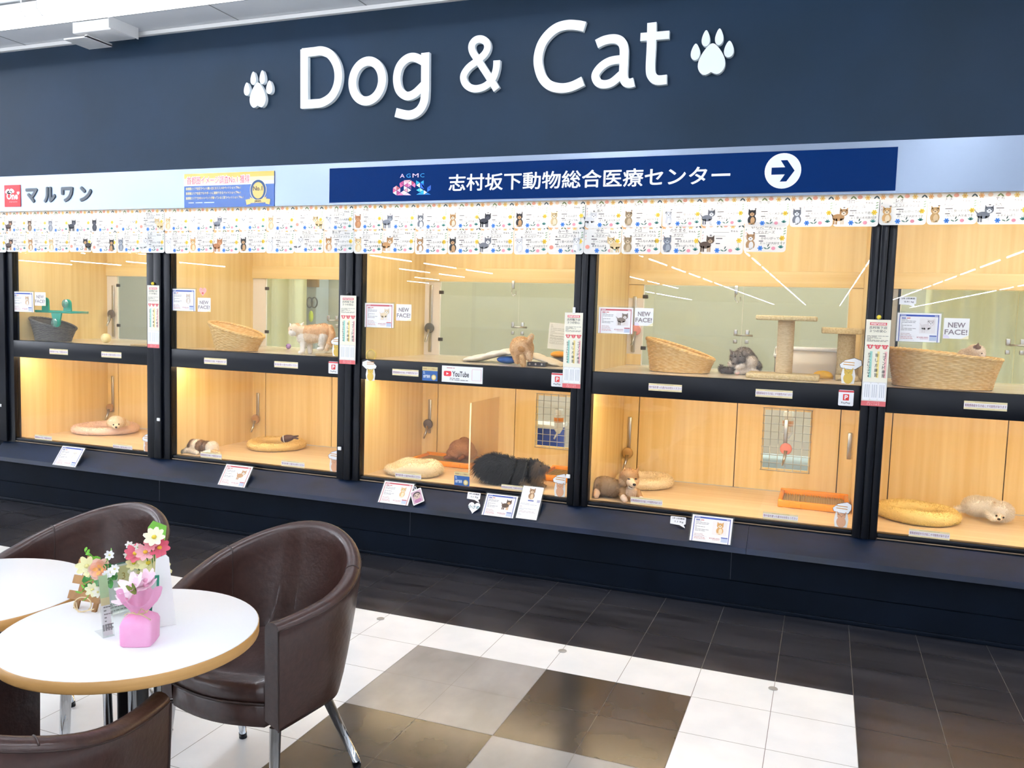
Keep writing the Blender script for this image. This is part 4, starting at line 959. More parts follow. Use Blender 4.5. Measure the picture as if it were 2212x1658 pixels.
nn = (cam_dir*.7+n*.5).normalized(); rc = ony(219, 1228, a.y-.03)
m = MB(); uu = nn.cross(Vector((0, 0, 1))).normalized(); vv = nn.cross(uu)
for ring_, (k, r, cu, col) in enumerate(((6, .026, .5, '#fcdccd'), (6, .021, .9, '#fbcdb9'), (5, .017, 1.4, '#f8bf9c'), (4, .010, 2.0, '#f4b566'))):
    for i in range(k):
        an = 2*PI*i/k+ring_*.5; d = uu*math.cos(an)+vv*math.sin(an); petal(m, rc+d*.003+nn*.004*ring_, d, nn, r, r*1.0, M('rose_'+col[1:], col, .5), cu*.5)
m.build('rose', t)
m = MB()
for px, py, k in ((183, 1190, 8), (195, 1196, 8), (200, 1206, 7), (175, 1280, 6), (188, 1290, 6), (240, 1195, 5), (205, 1275, 6)):
    sprig(m, rc-nn*.01, ony(px, py, rc.y), k, .014, GR1)
m.build('greenery', t)
m = MB()
for px, py in ((238, 1225), (242, 1240), (212, 1262), (195, 1240), (225, 1265), (236, 1252), (200, 1222), (205, 1252), (198, 1258), (244, 1228), (232, 1262), (190, 1232), (215, 1270), (246, 1250)): c = ony(px, py, rc.y+.005); petal(m, c, Vector((R_.uniform(-1, 1), -.3, R_.uniform(-1, 1))), nn, .024, .016, GR2, .2)
m.build('leaf', t)
for px, py, r, col in ((188, 1222, .026, '#f3efb4'), (200, 1273, .018, '#f5f2c8'), (193, 1232, .016, '#f7f3c6'), (240, 1235, .012, '#fbfbf8'), (248, 1228, .012, '#fbfbf8'), (231, 1240, .011, '#fbfbf8'), (237, 1198, .012, '#f8f8f4'), (212, 1278, .014, '#f7f4e0')):
    daisy(t, ony(px, py, rc.y-.012), nn, r, col, '#e0d890', 7)

# ------------------------------------------------------------------ stickers, price cards and tags on the front
YSTK = 4.4665; YRAIL = 4.4452
CREAM = P('#f0dfae'); INK2 = P('#8a4a66')
WARN = ('重篤感染症を引き起こす可能性があります', '物や指を使った遊びはお控えください')
def warn(px0, px1, pyc, k, y, lab, group):
    a = ony(px0, pyc, y); b = ony(px1, pyc, y); W_ = b.x-a.x; H_ = W_*.22
    p = Pr((a.x, y, (a.z+b.z)/2-H_/2)); p.slab([(0, 0), (W_, 0), (W_, H_), (0, H_)], CREAM, .0009)
    p.rect(0, H_*.24, W_, H_*.76, P('#f7f0ee'), 1); p.text(WARN[k], 0, 0, 1, INK2, 2, bold=.01, fit=(W_*.02, H_*.33, W_*.98, H_*.66))
    p.rect(W_*.25, H_*.86, W_*.75, H_*.90, P('#b8a468'), 1); p.rect(W_*.3, H_*.10, W_*.72, H_*.13, P('#b8a468'), 1)
    tag(p.build('warning_sticker'), lab, 'sticker', group)
ga, gb = 'cream warning stickers on the black rail', 'cream warning stickers low on the glass'
for d in ((107, 146.5, 759.5, 0, 'left cream sticker on the rail under the teal cat shelf'), (219, 262, 766, 1, 'right cream sticker on the rail under the far left upper cage'), (441, 489.5, 780, 0, 'left cream sticker on the rail below the sloped wicker basket and orange cat'),
          (592.5, 643.5, 787.5, 1, 'right cream sticker on the rail under the cream and orange cat'), (847.5, 904, 804.5, 0, 'cream sticker on the rail left of the small blue ad sticker'), (1401, 1473, 837, 1, 'left cream sticker on the rail under the grey kitten cage'),
          (1632, 1712, 850, 0, 'right cream sticker on the rail under the scratching posts'), (2082, 2176, 876.5, 0, 'cream sticker on the rail under the wide basket, far right')): warn(*d[:4], YRAIL, d[4], ga)
for d in ((75, 112, 945, 0, 'cream sticker on the glass low left of the pink bed'), (244, 286, 965.5, 1, 'cream sticker on the glass below the white puppy in the pink bed'), (433, 479, 983.5, 0, 'cream sticker on the glass in front of the lying patchy puppy'),
          (608, 658, 1002, 1, 'cream sticker on the glass below the yellow bed holding the brown toy'), (854, 910, 1027.5, 1, 'cream sticker on the glass in front of the fluffy cream bed'), (1083, 1130, 1053, 0, 'cream sticker on the glass below the black dog'),
          (1362, 1431, 1083, 0, 'cream sticker on the glass beside the paws of the tan puppy'), (1648, 1724, 1116, 1, 'cream sticker on the glass below the orange tray at right'), (1963, 2052, 1154, 0, 'cream sticker on the glass below the yellow bed at far right')): warn(*d[:4], YSTK, d[4], gb)
# small blue award ads
for (x0, x1, y0, y1, yy, lab) in ((912, 945.5, 793, 821, YRAIL, 'small blue and gold ad sticker on the rail left of the video sticker'), (981, 1014.5, 1021, 1047, YSTK, 'small blue and gold ad sticker low on the glass left of the black dog')):
    a = ony(x0, y1, yy); b = ony(x1, y0, yy); W_, H_ = b.x-a.x, b.z-a.z
    p = Pr((a.x, yy, a.z)); p.slab([(0, 0), (W_, 0), (W_, H_), (0, H_)], P('#2c5c9c'), .0009); p.rect(0, H_*.72, W_, H_, P('#e2cf92'), 1)
    p.text('首都圏イメージ調査No.1', 0, 0, 1, P('#8c4a48'), 2, fit=(W_*.05, H_*.8, W_*.95, H_*.92)); p.text('3部門獲得', 0, 0, 1, P('#e6ecf2'), 2, bold=.02, fit=(W_*.06, H_*.2, W_*.52, H_*.42))
    p.lines(W_*.06, H_*.6, W_*.8, 2, H_*.1, H_*.05, P('#c7d6e6'), 2, 4); p.ellp(W_*.76, H_*.26, H_*.19, H_*.2, P('#d9bf73'), 2, 20); p.ellp(W_*.76, H_*.27, H_*.12, H_*.13, P('#f1e3b4'), 3, 16)
    tag(p.build('ad_sticker'), lab, 'sticker')
# video sticker
a = ony(954, 823, YRAIL); b = ony(1043, 796, YRAIL); W_, H_ = b.x-a.x, b.z-a.z+.008
p = Pr((a.x, YRAIL, a.z-.002)); p.slab([(0, 0), (W_, 0), (W_, H_), (0, H_)], P('#f6f6f7'), .0009)
p.rr(W_*.05, H_*.36, W_*.235, H_*.68, H_*.08, P('#e0303a'), 1); p.poly([(W_*.115, H_*.44), (W_*.175, H_*.52), (W_*.115, H_*.60)], P('#ffffff'), 2)
p.text('YouTube', 0, 0, 1, P('#2b2b2e'), 1, bold=.02, res=4, fit=(W_*.26, H_*.35, W_*.67, H_*.69)); p.lines(W_*.12, H_*.85, W_*.5, 1, 0, H_*.05, P('#c78a8e'), 1, 2); p.lines(W_*.2, H_*.22, W_*.45, 2, H_*.09, H_*.04, P('#6a6a6e'), 1, 3)
p.rr(W_*.74, H_*.16, W_*.97, H_*.86, .003, P('#e9b9bd'), 1); p.rr(W_*.75, H_*.18, W_*.96, H_*.84, .003, P('#f4f4f6'), 2)
tag(p.build('video_sticker'), 'white sticker with a red play button and black wording on the middle rail', 'sticker')
# payment stickers
for (x0, x1, y0, y1, lab) in ((709.5, 731, 781, 806, 'payment sticker on the rail below the orange cat cage'), (1190.5, 1217, 806, 834, 'payment sticker on the rail below the puppy cushion'), (1810, 1845, 843, 875, 'payment sticker on the rail below the scratching posts')):
    a = ony(x0, y1, YRAIL); b = ony(x1, y0, YRAIL); W_, H_ = b.x-a.x, b.z-a.z
    p = Pr((a.x, YRAIL, a.z)); p.rr(0, 0, W_, H_, .006, P('#f7f7f8'), 0, .0009); p.rect(0, H_*.86, W_, H_*.97, P('#d84448'), 1)
    p.rr(W_*.3, H_*.34, W_*.70, H_*.74, .002, P('#dd3a35'), 1); p.text('P', 0, 0, 1, P('#ffffff'), 2, bold=.03, res=4, fit=(W_*.40, H_*.40, W_*.62, H_*.68))
    p.text('PayPay', 0, 0, 1, P('#3a3a3d'), 1, bold=.01, res=3, fit=(W_*.2, H_*.1, W_*.8, H_*.25)); tag(p.build('payment_sticker'), 'white and red '+lab, 'sticker', 'payment stickers on the rails')
# long hanging notices on the posts
def strip(px0, px1, pyt, pyb, lab, pin):
    y = 4.4185; a = ony(px0, (pyt+pyb)/2, y); b = ony(px1, (pyt+pyb)/2, y); T = ony((px0+px1)/2+(2 if px0 > 1000 else 0), pyt, y).z; B = ony((px0+px1)/2, pyb, y).z
    W_, H_ = b.x-a.x, T-B
    t = thing('hanging_notice', lab, 'notice', (a.x, y, B), 0, 'long notices hung on the black posts')
    p = Pr((a.x, y, B)); p.slab([(0, 0), (W_, 0), (W_, H_), (0, H_)], P('#f7f1dc'), .0012)
    p.rect(0, 0, W_, H_*.28, P('#e9e6de'), 1); p.rect(0, 0, W_, H_*.058, P('#d9696a'), 2)
    p.text('詳しいことは', 0, 0, 1, P('#f6d8d4'), 3, fit=(W_*.25, H_*.034, W_*.75, H_*.048)); p.text('スタッフまで', 0, 0, 1, P('#f6d8d4'), 3, fit=(W_*.22, H_*.012, W_*.75, H_*.027))
    p.rect(W_*.16, H_*.935, W_*.84, H_*.967, P('#d9595c'), 2); p.text('maruone', 0, 0, 1, P('#fbe6e2'), 3, bold=.03, fit=(W_*.2, H_*.94, W_*.8, H_*.962))
    p.text('志村坂下店', 0, 0, 1, P('#4a4743'), 2, bold=.01, fit=(W_*.14, H_*.893, W_*.86, H_*.925)); p.text('３つの安心', 0, 0, 1, P('#4a4743'), 2, bold=.01, fit=(W_*.16, H_*.853, W_*.84, H_*.885))
    p.lines(W_*.07, H_*.81, W_*.86, 6, H_*.0125, H_*.005, P('#7c766c'), 2, 11)
    for k, (cx, tx, hc, s) in enumerate(((.22, '1', '#a5d8c8', 'お手入れレクチャー'), (.52, '2', '#f3dc8c', '接し方練習'), (.82, '3', '#f3bcb6', 'コマンド練習'))):
        x = W_*cx; r = W_*.1; z = H_*.69
        p.ellp(x, z-.15*r, r*.95, r*.95, P('#d9595c'), 2, 14); p.ellp(x-r, z+r*.5, r*.5, r*.3, P('#d9595c'), 2, 8, .5); p.ellp(x+r, z+r*.5, r*.5, r*.3, P('#d9595c'), 2, 8, -.5); p.text(tx, 0, 0, 1, P('#fbeeea'), 3, fit=(x-r*.25, z-r*.6, x+r*.3, z+r*.4))
        p.rect(x+W_*.01, H_*.33, x+W_*.11, H_*.635, P(hc), 2)
        n = len(s); dz = H_*.29/n
        for q, ch in enumerate(s):
            if ch == 'ー': p.rect(x-.002, H_*.62-dz*(q+.85), x+.002, H_*.62-dz*(q+.15), P('#3a3936'), 3); continue
            hh = min(dz*.85, W_*.15); p.text(ch, 0, 0, 1, P('#3a3936'), 3, bold=.01, res=1, fit=(x-W_*.06, H_*.62-dz*(q+.5)-hh/2, x+W_*.06, H_*.62-dz*(q+.5)+hh/2))
        p.rr(W_*(cx-.17), H_*.07, W_*(cx+.12), H_*.27, W_*.06, P('#fbfbfb'), 2)
        for q in range(3): p.rect(x-W_*(.10-.08*q), H_*.10, x-W_*(.085-.08*q), H_*.25, P('#8b929c'), 3)
    p.build('sheet', t)
    m = MB(); q = Vector((a.x+W_*.5, y-.004, T+.012))
    if pin == 'y': m.ell(q, (.011, .010, .011), M('pin_yellow', '#e8d13c', .35), 12, 8)
    elif pin == 'w': m.bbox(q.x-.008, q.x+.008, y-.004, y+.003, T-.006, T+.03, WHITE, .003)
    else: m.ell(q, (.008, .008, .008), M('pin_black', '#1b1b1d', .3), 10, 8)
    m.build('pin', t)
strip(318.5, 344, 616, 751, 'long cream notice on the first black post from the left', 'y'); strip(734, 768.5, 638, 786, 'long cream notice on the post right of the orange cat', 'b')
strip(1217.5, 1256.5, 675, 838, 'long cream notice on the post right of the puppy cushion', 'w'); strip(1865.5, 1919, 690, 877, 'long cream notice on the post left of the wide basket', 'y')
# price cards
def price(o, u, v, W_, H_, hc, c1, c2, lab, sit, price_, portrait=False, loc=None, group=None, pale=1.):
    t = thing('price_card', lab, 'price card', tuple(o), 0, group)
    p = Pr(o, u, v); p.rr(-.008, -.004, W_+.008, H_+.008, .004, ACRYL, -3, .002); p.build('sleeve', t)
    p = Pr(o, u, v); p.slab([(0, 0), (W_, 0), (W_, H_), (0, H_)], P('#f8f5f3', .35), .0008, -1)
    h = P(hc)
    if portrait:
        p.rect(W_*.38, H_*.545, W_*.66, H_*.575, P('#34489a'), 1); p.rect(W_*.82, H_*.52, W_*.97, H_*.60, P('#b9b6c8'), 1)
        for k in range(5): p.lines(W_*.06, H_*(.46-.08*k), W_*.8, 2, H_*.03, H_*.01, P('#c9b6b6' if k % 2 else '#bcbcc0'), 1, k+3)
    else:
        p.rect(W_*.05, 0, W_*.067, H_*.93, h, 1); p.rect(W_*.933, 0, W_*.95, H_*.93, h, 1); p.rect(W_*.05, H_*.88, W_*.95, H_*.945, h, 1)
        p.lines(W_*.07, H_*.905, W_*.14, 1, 0, H_*.02, P('#f2f2f4'), 2, 1); p.rect(W_*.85, H_*.90, W_*.93, H_*.92, P('#f2f2f4'), 2)
        p.rect(W_*.1, H_*.80, W_*.2, H_*.835, h, 1); p.rect(W_*.22, H_*.80, W_*.30, H_*.835, P('#d98a80'), 1)
        p.lines(W_*.1, H_*.76, W_*.34, 8, H_*.052, H_*.016, P('#8d8787'), 1, 2); p.lines(W_*.1, H_*.27, W_*.3, 2, H_*.05, H_*.014, P('#b98a8a'), 1, 9)
        p.rect(W_*.08, H_*.05, W_*.42, H_*.055, P('#a5b2bd'), 1); p.rect(W_*.08, H_*.19, W_*.42, H_*.195, P('#a5b2bd'), 1)
        p.lines(W_*.1, H_*.15, W_*.28, 2, H_*.05, H_*.016, P('#c77d7d'), 1, 6)
        p.rect(W_*.52, H_*.30, W_*.88, H_*.83, P('#f3ece8'), 1)
        p.text(price_, 0, 0, 1, P('#b3505e'), 2, res=2, fit=(W_*.47, H_*.125, W_*.73, H_*.185)); p.lines(W_*.55, H_*.10, W_*.18, 1, 0, H_*.012, P('#c79a9a'), 1, 5)
        p.rect(W_*.76, H_*.05, W_*.92, H_*.23, P('#c5cfe0' if 'd' not in hc[1:2] else '#e8c7c4'), 1); p.rect(W_*.76, H_*.20, W_*.92, H_*.235, h, 2)
    p.build('printed_sheet', t)
    pp = Pr(o, u, v)
    if portrait: pp.pet(W_*.5, H_*.60, H_*.34, c1, c2, 3, sit)
    else: pp.pet(W_*.71, H_*.33, H_*.46, c1, c2, 3, sit)
    pp.build('pet_picture', t)
def gprice(px0, px1, pyt, pyb, *a):
    y = 4.4610; A = ony(px0, (pyt+pyb)/2, y); B = ony(px1, (pyt+pyb)/2, y); mid = (px0+px1)/2; T = ony(mid, pyt, y).z; Z = ony(mid, pyb, y).z
    price(Vector((A.x, y, Z)), (1, 0, 0), (0, 0, 1), B.x-A.x, T-Z, *a, group='price cards hung on the upper glass')
BL, RD = '#3f56a5', '#c25b60'
gprice(27, 72, 630, 673, BL, '#d8b48c', '#f2e6d8', 'blue bordered price card on the far left upper glass', True, '¥328,000')
gprice(370, 422, 624, 671, BL, '#d9c8b4', '#eee6dc', 'blue bordered price card left of the pink heart sticker', True, '¥348,000')
gprice(788, 850, 655, 707, RD, '#ead4b0', '#f6ead6', 'red bordered price card with a cream puppy on the upper glass', False, '¥340,000')
gprice(1293, 1367, 664, 720, RD, '#8d7d70', '#efe6dc', 'red bordered price card with a grey kitten on the upper glass', False, '¥340,000')
gprice(1937, 2032, 676, 738, BL, '#e6dcd8', '#f4eeea', 'blue bordered price card with a white kitten, far right upper glass', False, '¥348,000')
# NEW FACE notes
for px0, px1, pyt, pyb, lab in ((75, 98.5, 631, 660, 'white NEW FACE note left of the teal cat shelf'), (427, 455, 643, 673, 'white NEW FACE note below the pink heart sticker'), (856, 888.5, 657, 692.5, 'white NEW FACE note above the yellow suction ring'), (1371, 1411, 665, 703.5, 'white NEW FACE note above the sloped basket and pink disc'), (2038, 2093.5, 687, 731.5, 'white NEW FACE note above the kitten in the wide basket')):
    y = 4.4655; A = ony(px0, (pyt+pyb)/2, y); B = ony(px1, (pyt+pyb)/2, y); mid = (px0+px1)/2; T = ony(mid, pyt, y).z; Z = ony(mid, pyb, y).z; W_, H_ = B.x-A.x, T-Z
    p = Pr((A.x, y, Z)); p.slab([(0, 0), (W_, 0), (W_, H_), (0, H_)], P('#fbf9f4'), .0008); g_ = P('#8f8284')
    p.poly([(0, 0), (W_*.28, 0), (W_*.2, H_*.16), (0, H_*.2)], P('#ece3f0'), 1); p.poly([(W_*.7, 0), (W_, 0), (W_, H_*.18)], P('#f7edc4'), 1)
    p.text('NEW', 0, 0, 1, g_, 2, bold=.02, res=4, fit=(W_*.17, H_*.54, W_*.85, H_*.79)); p.text('FACE!', 0, 0, 1, g_, 2, bold=.02, res=4, fit=(W_*.05, H_*.2, W_*.94, H_*.45))
    tag(p.build('notice_card'), lab, 'note', 'NEW FACE notes on the upper glass')
# pink heart and speech tags
q = ony(438, 629, YSTK); p = Pr((q.x, YSTK, q.z)); p.heart(0, 0, .031, P('#f3aaa0'), 0, .0008); p.text('Welcome', 0, .008, .006, P('#d9736c'), 2, al='c'); p.ellp(0, -.012, .008, .007, P('#d9605c'), 2); tag(p.build('heart_sticker'), 'pink heart sticker on the glass above a NEW FACE note', 'sticker')
def bubble(o, u, v, W_, H_, l1, l2, lab):
    p = Pr(o, u, v); pts = [(0, H_*.2), (W_*.6, H_*.14), (W_*1.0, -H_*.14), (W_*.88, H_*.2), (W_, H_*.3), (W_, H_*.95), (W_*.95, H_), (W_*.05, H_), (0, H_*.95)]
    p.slab(pts, P('#fbf8f6'), .0009); p.text(l1, 0, 0, 1, BLACKT, 1, bold=.02, fit=(W_*.12, H_*.74, W_*.92, H_*.9)); p.text(l2, 0, 0, 1, BLACKT, 1, bold=.01, fit=(W_*.3, H_*.36, W_*.85, H_*.56)); tag(p.build('weight_tag'), lab, 'tag', 'white speech bubble weight tags')
A = ony(1942, 661, YSTK); B = ony(1980, 641, YSTK); bubble(Vector((A.x, YSTK, A.z)), (1, 0, 0), (0, 0, 1), B.x-A.x, B.z-A.z, '3月 2日測定', '0.91 kg', 'white speech bubble weight tag on the glass above the far right price card')
# cut-out animals with speech balloons
def cutout(px, pyb, h_px, side, body, lab, y=YSTK, sp=-1, clip=None):
    q = ony(px, pyb, y); h = h_px*mpp(q)*1.02; p = Pr((q.x, y, q.z)); c = P(body)
    bal = [(-.25*h*sp, .55*h), (-.48*h*sp, .72*h), (-.46*h*sp, .90*h), (-.20*h*sp, 1.0*h), (.15*h*sp, .90*h), (.34*h*sp, .72*h), (.30*h*sp, .60*h), (.16*h*sp, .56*h), (-.05*h*sp, .54*h)]
    base = [(-.22*h, 0), (.22*h, 0), (.26*h, .3*h), (.2*h, .6*h), (-.2*h, .6*h), (-.26*h, .3*h)]
    t = thing('cutout_sticker', lab, 'sticker', tuple(q), 0, 'animal cut-out stickers on the glass')
    def lim(L): return [(max(-clip[0]*h, min(clip[1]*h, a)), b) for a, b in L] if clip else L
    if sp > 0: bal = bal[::-1]
    p.slab(lim(base), P('#f6f2ea'), .0008, 0); p.slab(lim(bal), P('#55504e'), .0005, 1); p.slab(lim([(a*.95, .75*h+(b-.75*h)*.93) for a, b in bal]), P('#fbfaf8'), .0005, 2)
    for k in range(2): p.poly(lim([(-.2*h, .84*h-k*.09*h+.03*sp*h), (.2*h, .84*h-k*.09*h-.05*h*-sp), (.2*h, .87*h-k*.09*h-.05*h*-sp), (-.2*h, .87*h-k*.09*h+.03*sp*h)]), P('#d79a4a'), 3)
    p.build('balloon', t)
    p = Pr((q.x, y, q.z)); p.poly(lim([(.17*h*math.cos(a), .2*h+.21*h*math.sin(a)) for a in [2*PI*i/20 for i in range(20)]]), c, 3); p.poly(lim([(.15*h*math.cos(a), .43*h+.12*h*math.sin(a)) for a in [2*PI*i/20 for i in range(20)]]), c, 4)
    for d in (-1, 1): p.poly(lim([(d*.06*h, .5*h), (d*.15*h, .46*h), (d*.17*h, .62*h)][::d]), c, 4)
    for d in (-.05, .05): p.ellp(d*h, .45*h, .012*h, .012*h, BLACKT, 6, 6)
    p.ellp(0, .41*h, .018*h, .012*h, BLACKT, 6, 6); p.build('animal_figure', t)
YE, BR = '#e3bd55', '#e2a982'
cutout(727, 769, 43, 0, YE, 'yellow animal cut-out sticker at the right edge of the orange cat glass', clip=(.5, .16)); cutout(800, 822, 44, 0, YE, 'yellow animal cut-out sticker on the rail end below the yellow suction ring', y=YRAIL, sp=1)
cutout(1831, 828, 55, 0, YE, 'yellow animal cut-out sticker in front of the right scratching post')
cutout(318, 976, 40, 0, BR, 'brown animal cut-out sticker at the right edge of the pink bed glass', clip=(.5, .08)); cutout(722, 1018, 46, 0, BR, 'brown animal cut-out sticker right of the yellow bed holding a toy', clip=(.5, .16))
cutout(1209, 1072, 50, 0, BR, 'brown animal cut-out sticker at the right edge of the black dog glass', clip=(.5, .24)); cutout(1816, 1138, 55, 0, BR, 'brown animal cut-out sticker below the orange tray at right', clip=(.5, .33))
# white latches on the posts
for px, py, lab in ((343, 905.5, 'first post from the left'), (734, 968, 'post right of the yellow bed'), (1227.5, 1028, 'post right of the black dog'), (1, 875, 'black border post at the left picture edge')):
    q = ony(px, py, 4.42); tag(MB().bbox(q.x-.012, q.x+.012, 4.412, 4.4215, q.z-.011, q.z+.011, WHITE, .003).build('post_latch'), 'small white latch on the '+lab, 'latch', 'white latches on the posts')
# cards leaning on the sloping ledge
LV = Vector((0, 4.449-4.332, .4285-.334)).normalized(); LN = Vector((1, 0, 0)).cross(LV)
def ledge(px, py, lift=.006):
    """point of the picture laid on the ledge plane"""
    d = ray(px, py); o = Vector((0, 4.332, .334))+LN*lift; return CAM_C+d*((o-CAM_C).dot(LN)/d.dot(LN))
SV = (LV*.8+Vector((0, -.05, .5))).normalized()
def lprice(bl, br, tl, hc, c1, c2, lab, sit, pr_, portrait=False):
    A = ledge(*bl); B = ledge(*br); A.z += .001; u = Vector((1, 0, 0)); W_ = (B-A).length
    # lean angle from the height the photo gives it
    H_ = W_*(1.62 if portrait else .70); v = Vector((0, .58, .81)).normalized()
    price(A, u, v, W_, H_, hc, c1, c2, lab, sit, pr_, portrait, group='price cards leaning on the black ledge')
lprice((113, 1003), (164, 1007), (130, 961), BL, '#e9e0d4', '#f6f2ec', 'blue bordered price card on the ledge below the pink bed', True, '¥398,000')
lprice((470, 1046), (528, 1053), (486, 1001), RD, '#c59a70', '#f0e6da', 'red bordered price card on the ledge below the patchy puppy', False, '¥248,000')
lprice((816, 1084), (881, 1091), (824, 1035), RD, '#e2bd86', '#f2dfbc', 'red bordered price card on the ledge below the fluffy cream bed', True, '¥318,000')
lprice((1040, 1111), (1108, 1119), (1048, 1059), BL, '#5b4638', '#d9b083', 'blue bordered price card on the ledge right of the white heart', False, '¥258,000')
lprice((1114, 1118), (1158, 1125), (1122, 1044), BL, '#a07a58', '#e3c7a2', 'tall white price card leaning in front of the black dog', True, '', True)
lprice((1489, 1166), (1577, 1179), (1494, 1109), BL, '#d9a566', '#f0dcbc', 'blue bordered price card on the ledge below the tan puppy', True, '¥338,000')
# tags lying on the ledge
def flat(px, py, fn, nm, lab, cat, rot=0):
    A = ledge(px, py, .006); p = Pr(A, Vector((1, 0, 0)), Vector((0, .58, .81))); fn(p); return tag(p.build(nm), lab, cat)
def fh(p): p.o += p.w*.038; p.heart(0, 0, .037, P('#fafafa'), 0, .001); p.text('小さめ', 0, -.008, .017, P('#2a6a72'), 1, bold=.02, al='c')
flat(1020, 1108, lambda p: fh(p), 'heart_tag', 'white heart tag with dark Japanese wording on the ledge', 'tag')
for x, y, lab in ((1008, 1080, 'white speech bubble weight tag above the white heart on the ledge'), (1447, 1134, 'white speech bubble weight tag left of the rightmost ledge price card')):
    A = ledge(x, y, .010); bubble(A, Vector((1, 0, 0)), Vector((0, .3, .95)), .082, .050, '1月 2日測定', '1.1 Kg', lab)
def fph(p):
    p.rr(-.036, -.048, .036, .048, .006, P('#f6f4f2'), 0, .002); p.rr(-.031, -.043, .031, .040, .003, P('#c9a8b8'), 1); p.ellp(0, .012, .024, .02, P('#4c3d40'), 2); p.ellp(0, .002, .02, .02, P('#c9b0a0'), 3)
    p.ellp(-.01, .008, .004, .004, BLACKT, 4, 6); p.ellp(.01, .008, .004, .004, BLACKT, 4, 6); p.ellp(0, -.002, .004, .003, BLACKT, 4, 6); p.ellp(0, -.028, .022, .014, P('#b47a9c'), 2); p.ellp(.002, .058, .009, .014, P('#e9e6e4'), 1); p.ellp(.002, .06, .005, .009, SILLM, 2)
A = ledge(901, 1072, .03); p = Pr(A, Vector((.85, 0, 0))+Vector((0, .3, .44)), Vector((0, .58, .81))*.85-Vector((.52, 0, 0))); fph(p); tag(p.build('photo_tag'), 'tilted key ring photo tag with a curly puppy on the ledge', 'tag')

# ------------------------------------------------------------------ fleece, fur
ZL, ZU = .4525, 1.1875
def cage_lim(x, up):
    """inside faces of the cage that holds x"""
    a, b = min(BAYS, key=lambda q: abs((q[0]+q[1])/2-x)); return a-.0105, b+.0105, 4.4785, 5.312, (1.18735 if up else .45235)
def fuzz(verts, faces, n, L, wd, colf, flow, mat, par, nm, seed=1, lift=1., off=None, jit=.35, lim=None):
    """a pile of thin tapering blades rooted on a surface; flow combs them"""
    rr = random.Random(seed); area = []; tot = 0
    for f in faces:
        a, b, c = verts[f[0]], verts[f[1]], verts[f[2]]; A = (b-a).cross(c-a).length
        if len(f) == 4: A += (c-a).cross(verts[f[3]]-a).length
        tot += A; area.append(tot)
    import bisect
    vs_ = []; fs = []; cols = []; flow = Vector(flow)
    for i in range(n):
        f = faces[bisect.bisect_left(area, rr.random()*tot)]
        u, v = rr.random(), rr.random()
        if len(f) == 4: p = (verts[f[0]]*(1-u)+verts[f[1]]*u)*(1-v)+(verts[f[3]]*(1-u)+verts[f[2]]*u)*v
        else:
            if u+v > 1: u, v = 1-u, 1-v
            p = verts[f[0]]+(verts[f[1]]-verts[f[0]])*u+(verts[f[2]]-verts[f[0]])*v
        nn = (verts[f[1]]-verts[f[0]]).cross(verts[f[2]]-verts[f[0]])
        if nn.length < 1e-12: continue
        nn.normalize(); col, Lk = colf(p)
        if Lk <= 0: continue
        d = (nn*lift+flow+Vector((rr.uniform(-jit, jit), rr.uniform(-jit, jit), rr.uniform(-jit, jit)))).normalized()
        l = L*Lk*rr.uniform(.6, 1.15); s = d.cross(nn+Vector((.01, .02, .03))).normalized()
        a = 2*PI*rr.random(); s = (s*math.cos(a)+d.cross(s)*math.sin(a))*wd*.5
        mid = p+d*l*.55; tip = p+d*l+flow*l*.45; k = len(vs_)
        vs_ += [p-s-nn*.001, p+s-nn*.001, mid-s*.7, mid+s*.7, tip]; fs += [(k, k+1, k+3, k+2), (k+2, k+3, k+4)]
        g = rr.uniform(.86, 1.12); cols += [tuple(min(1, c*g) for c in col[:3])+(1,)]*5
    if lim:
        for q in vs_: q.x = min(max(q.x, lim[0]), lim[1]); q.y = min(max(q.y, lim[2]), lim[3]); q.z = max(q.z, lim[4])
    me = bpy.data.meshes.new(nm); o_ = Vector(off) if off else Vector((0, 0, 0))
    me.from_pydata([tuple(q-o_) for q in vs_], [], fs); me.materials.append(mat)
    at = me.color_attributes.new('coat', 'FLOAT_COLOR', 'POINT')
    at.data.foreach_set('color', [x for c in cols for x in c])
    ob = bpy.data.objects.new(nm, me); COL.objects.link(ob); ob.parent = par; return ob
FURM = attrmat('fur', .75); HAIRM = attrmat('hair', .75, .55); FLEECE = attrmat('fleece', .9, .35)
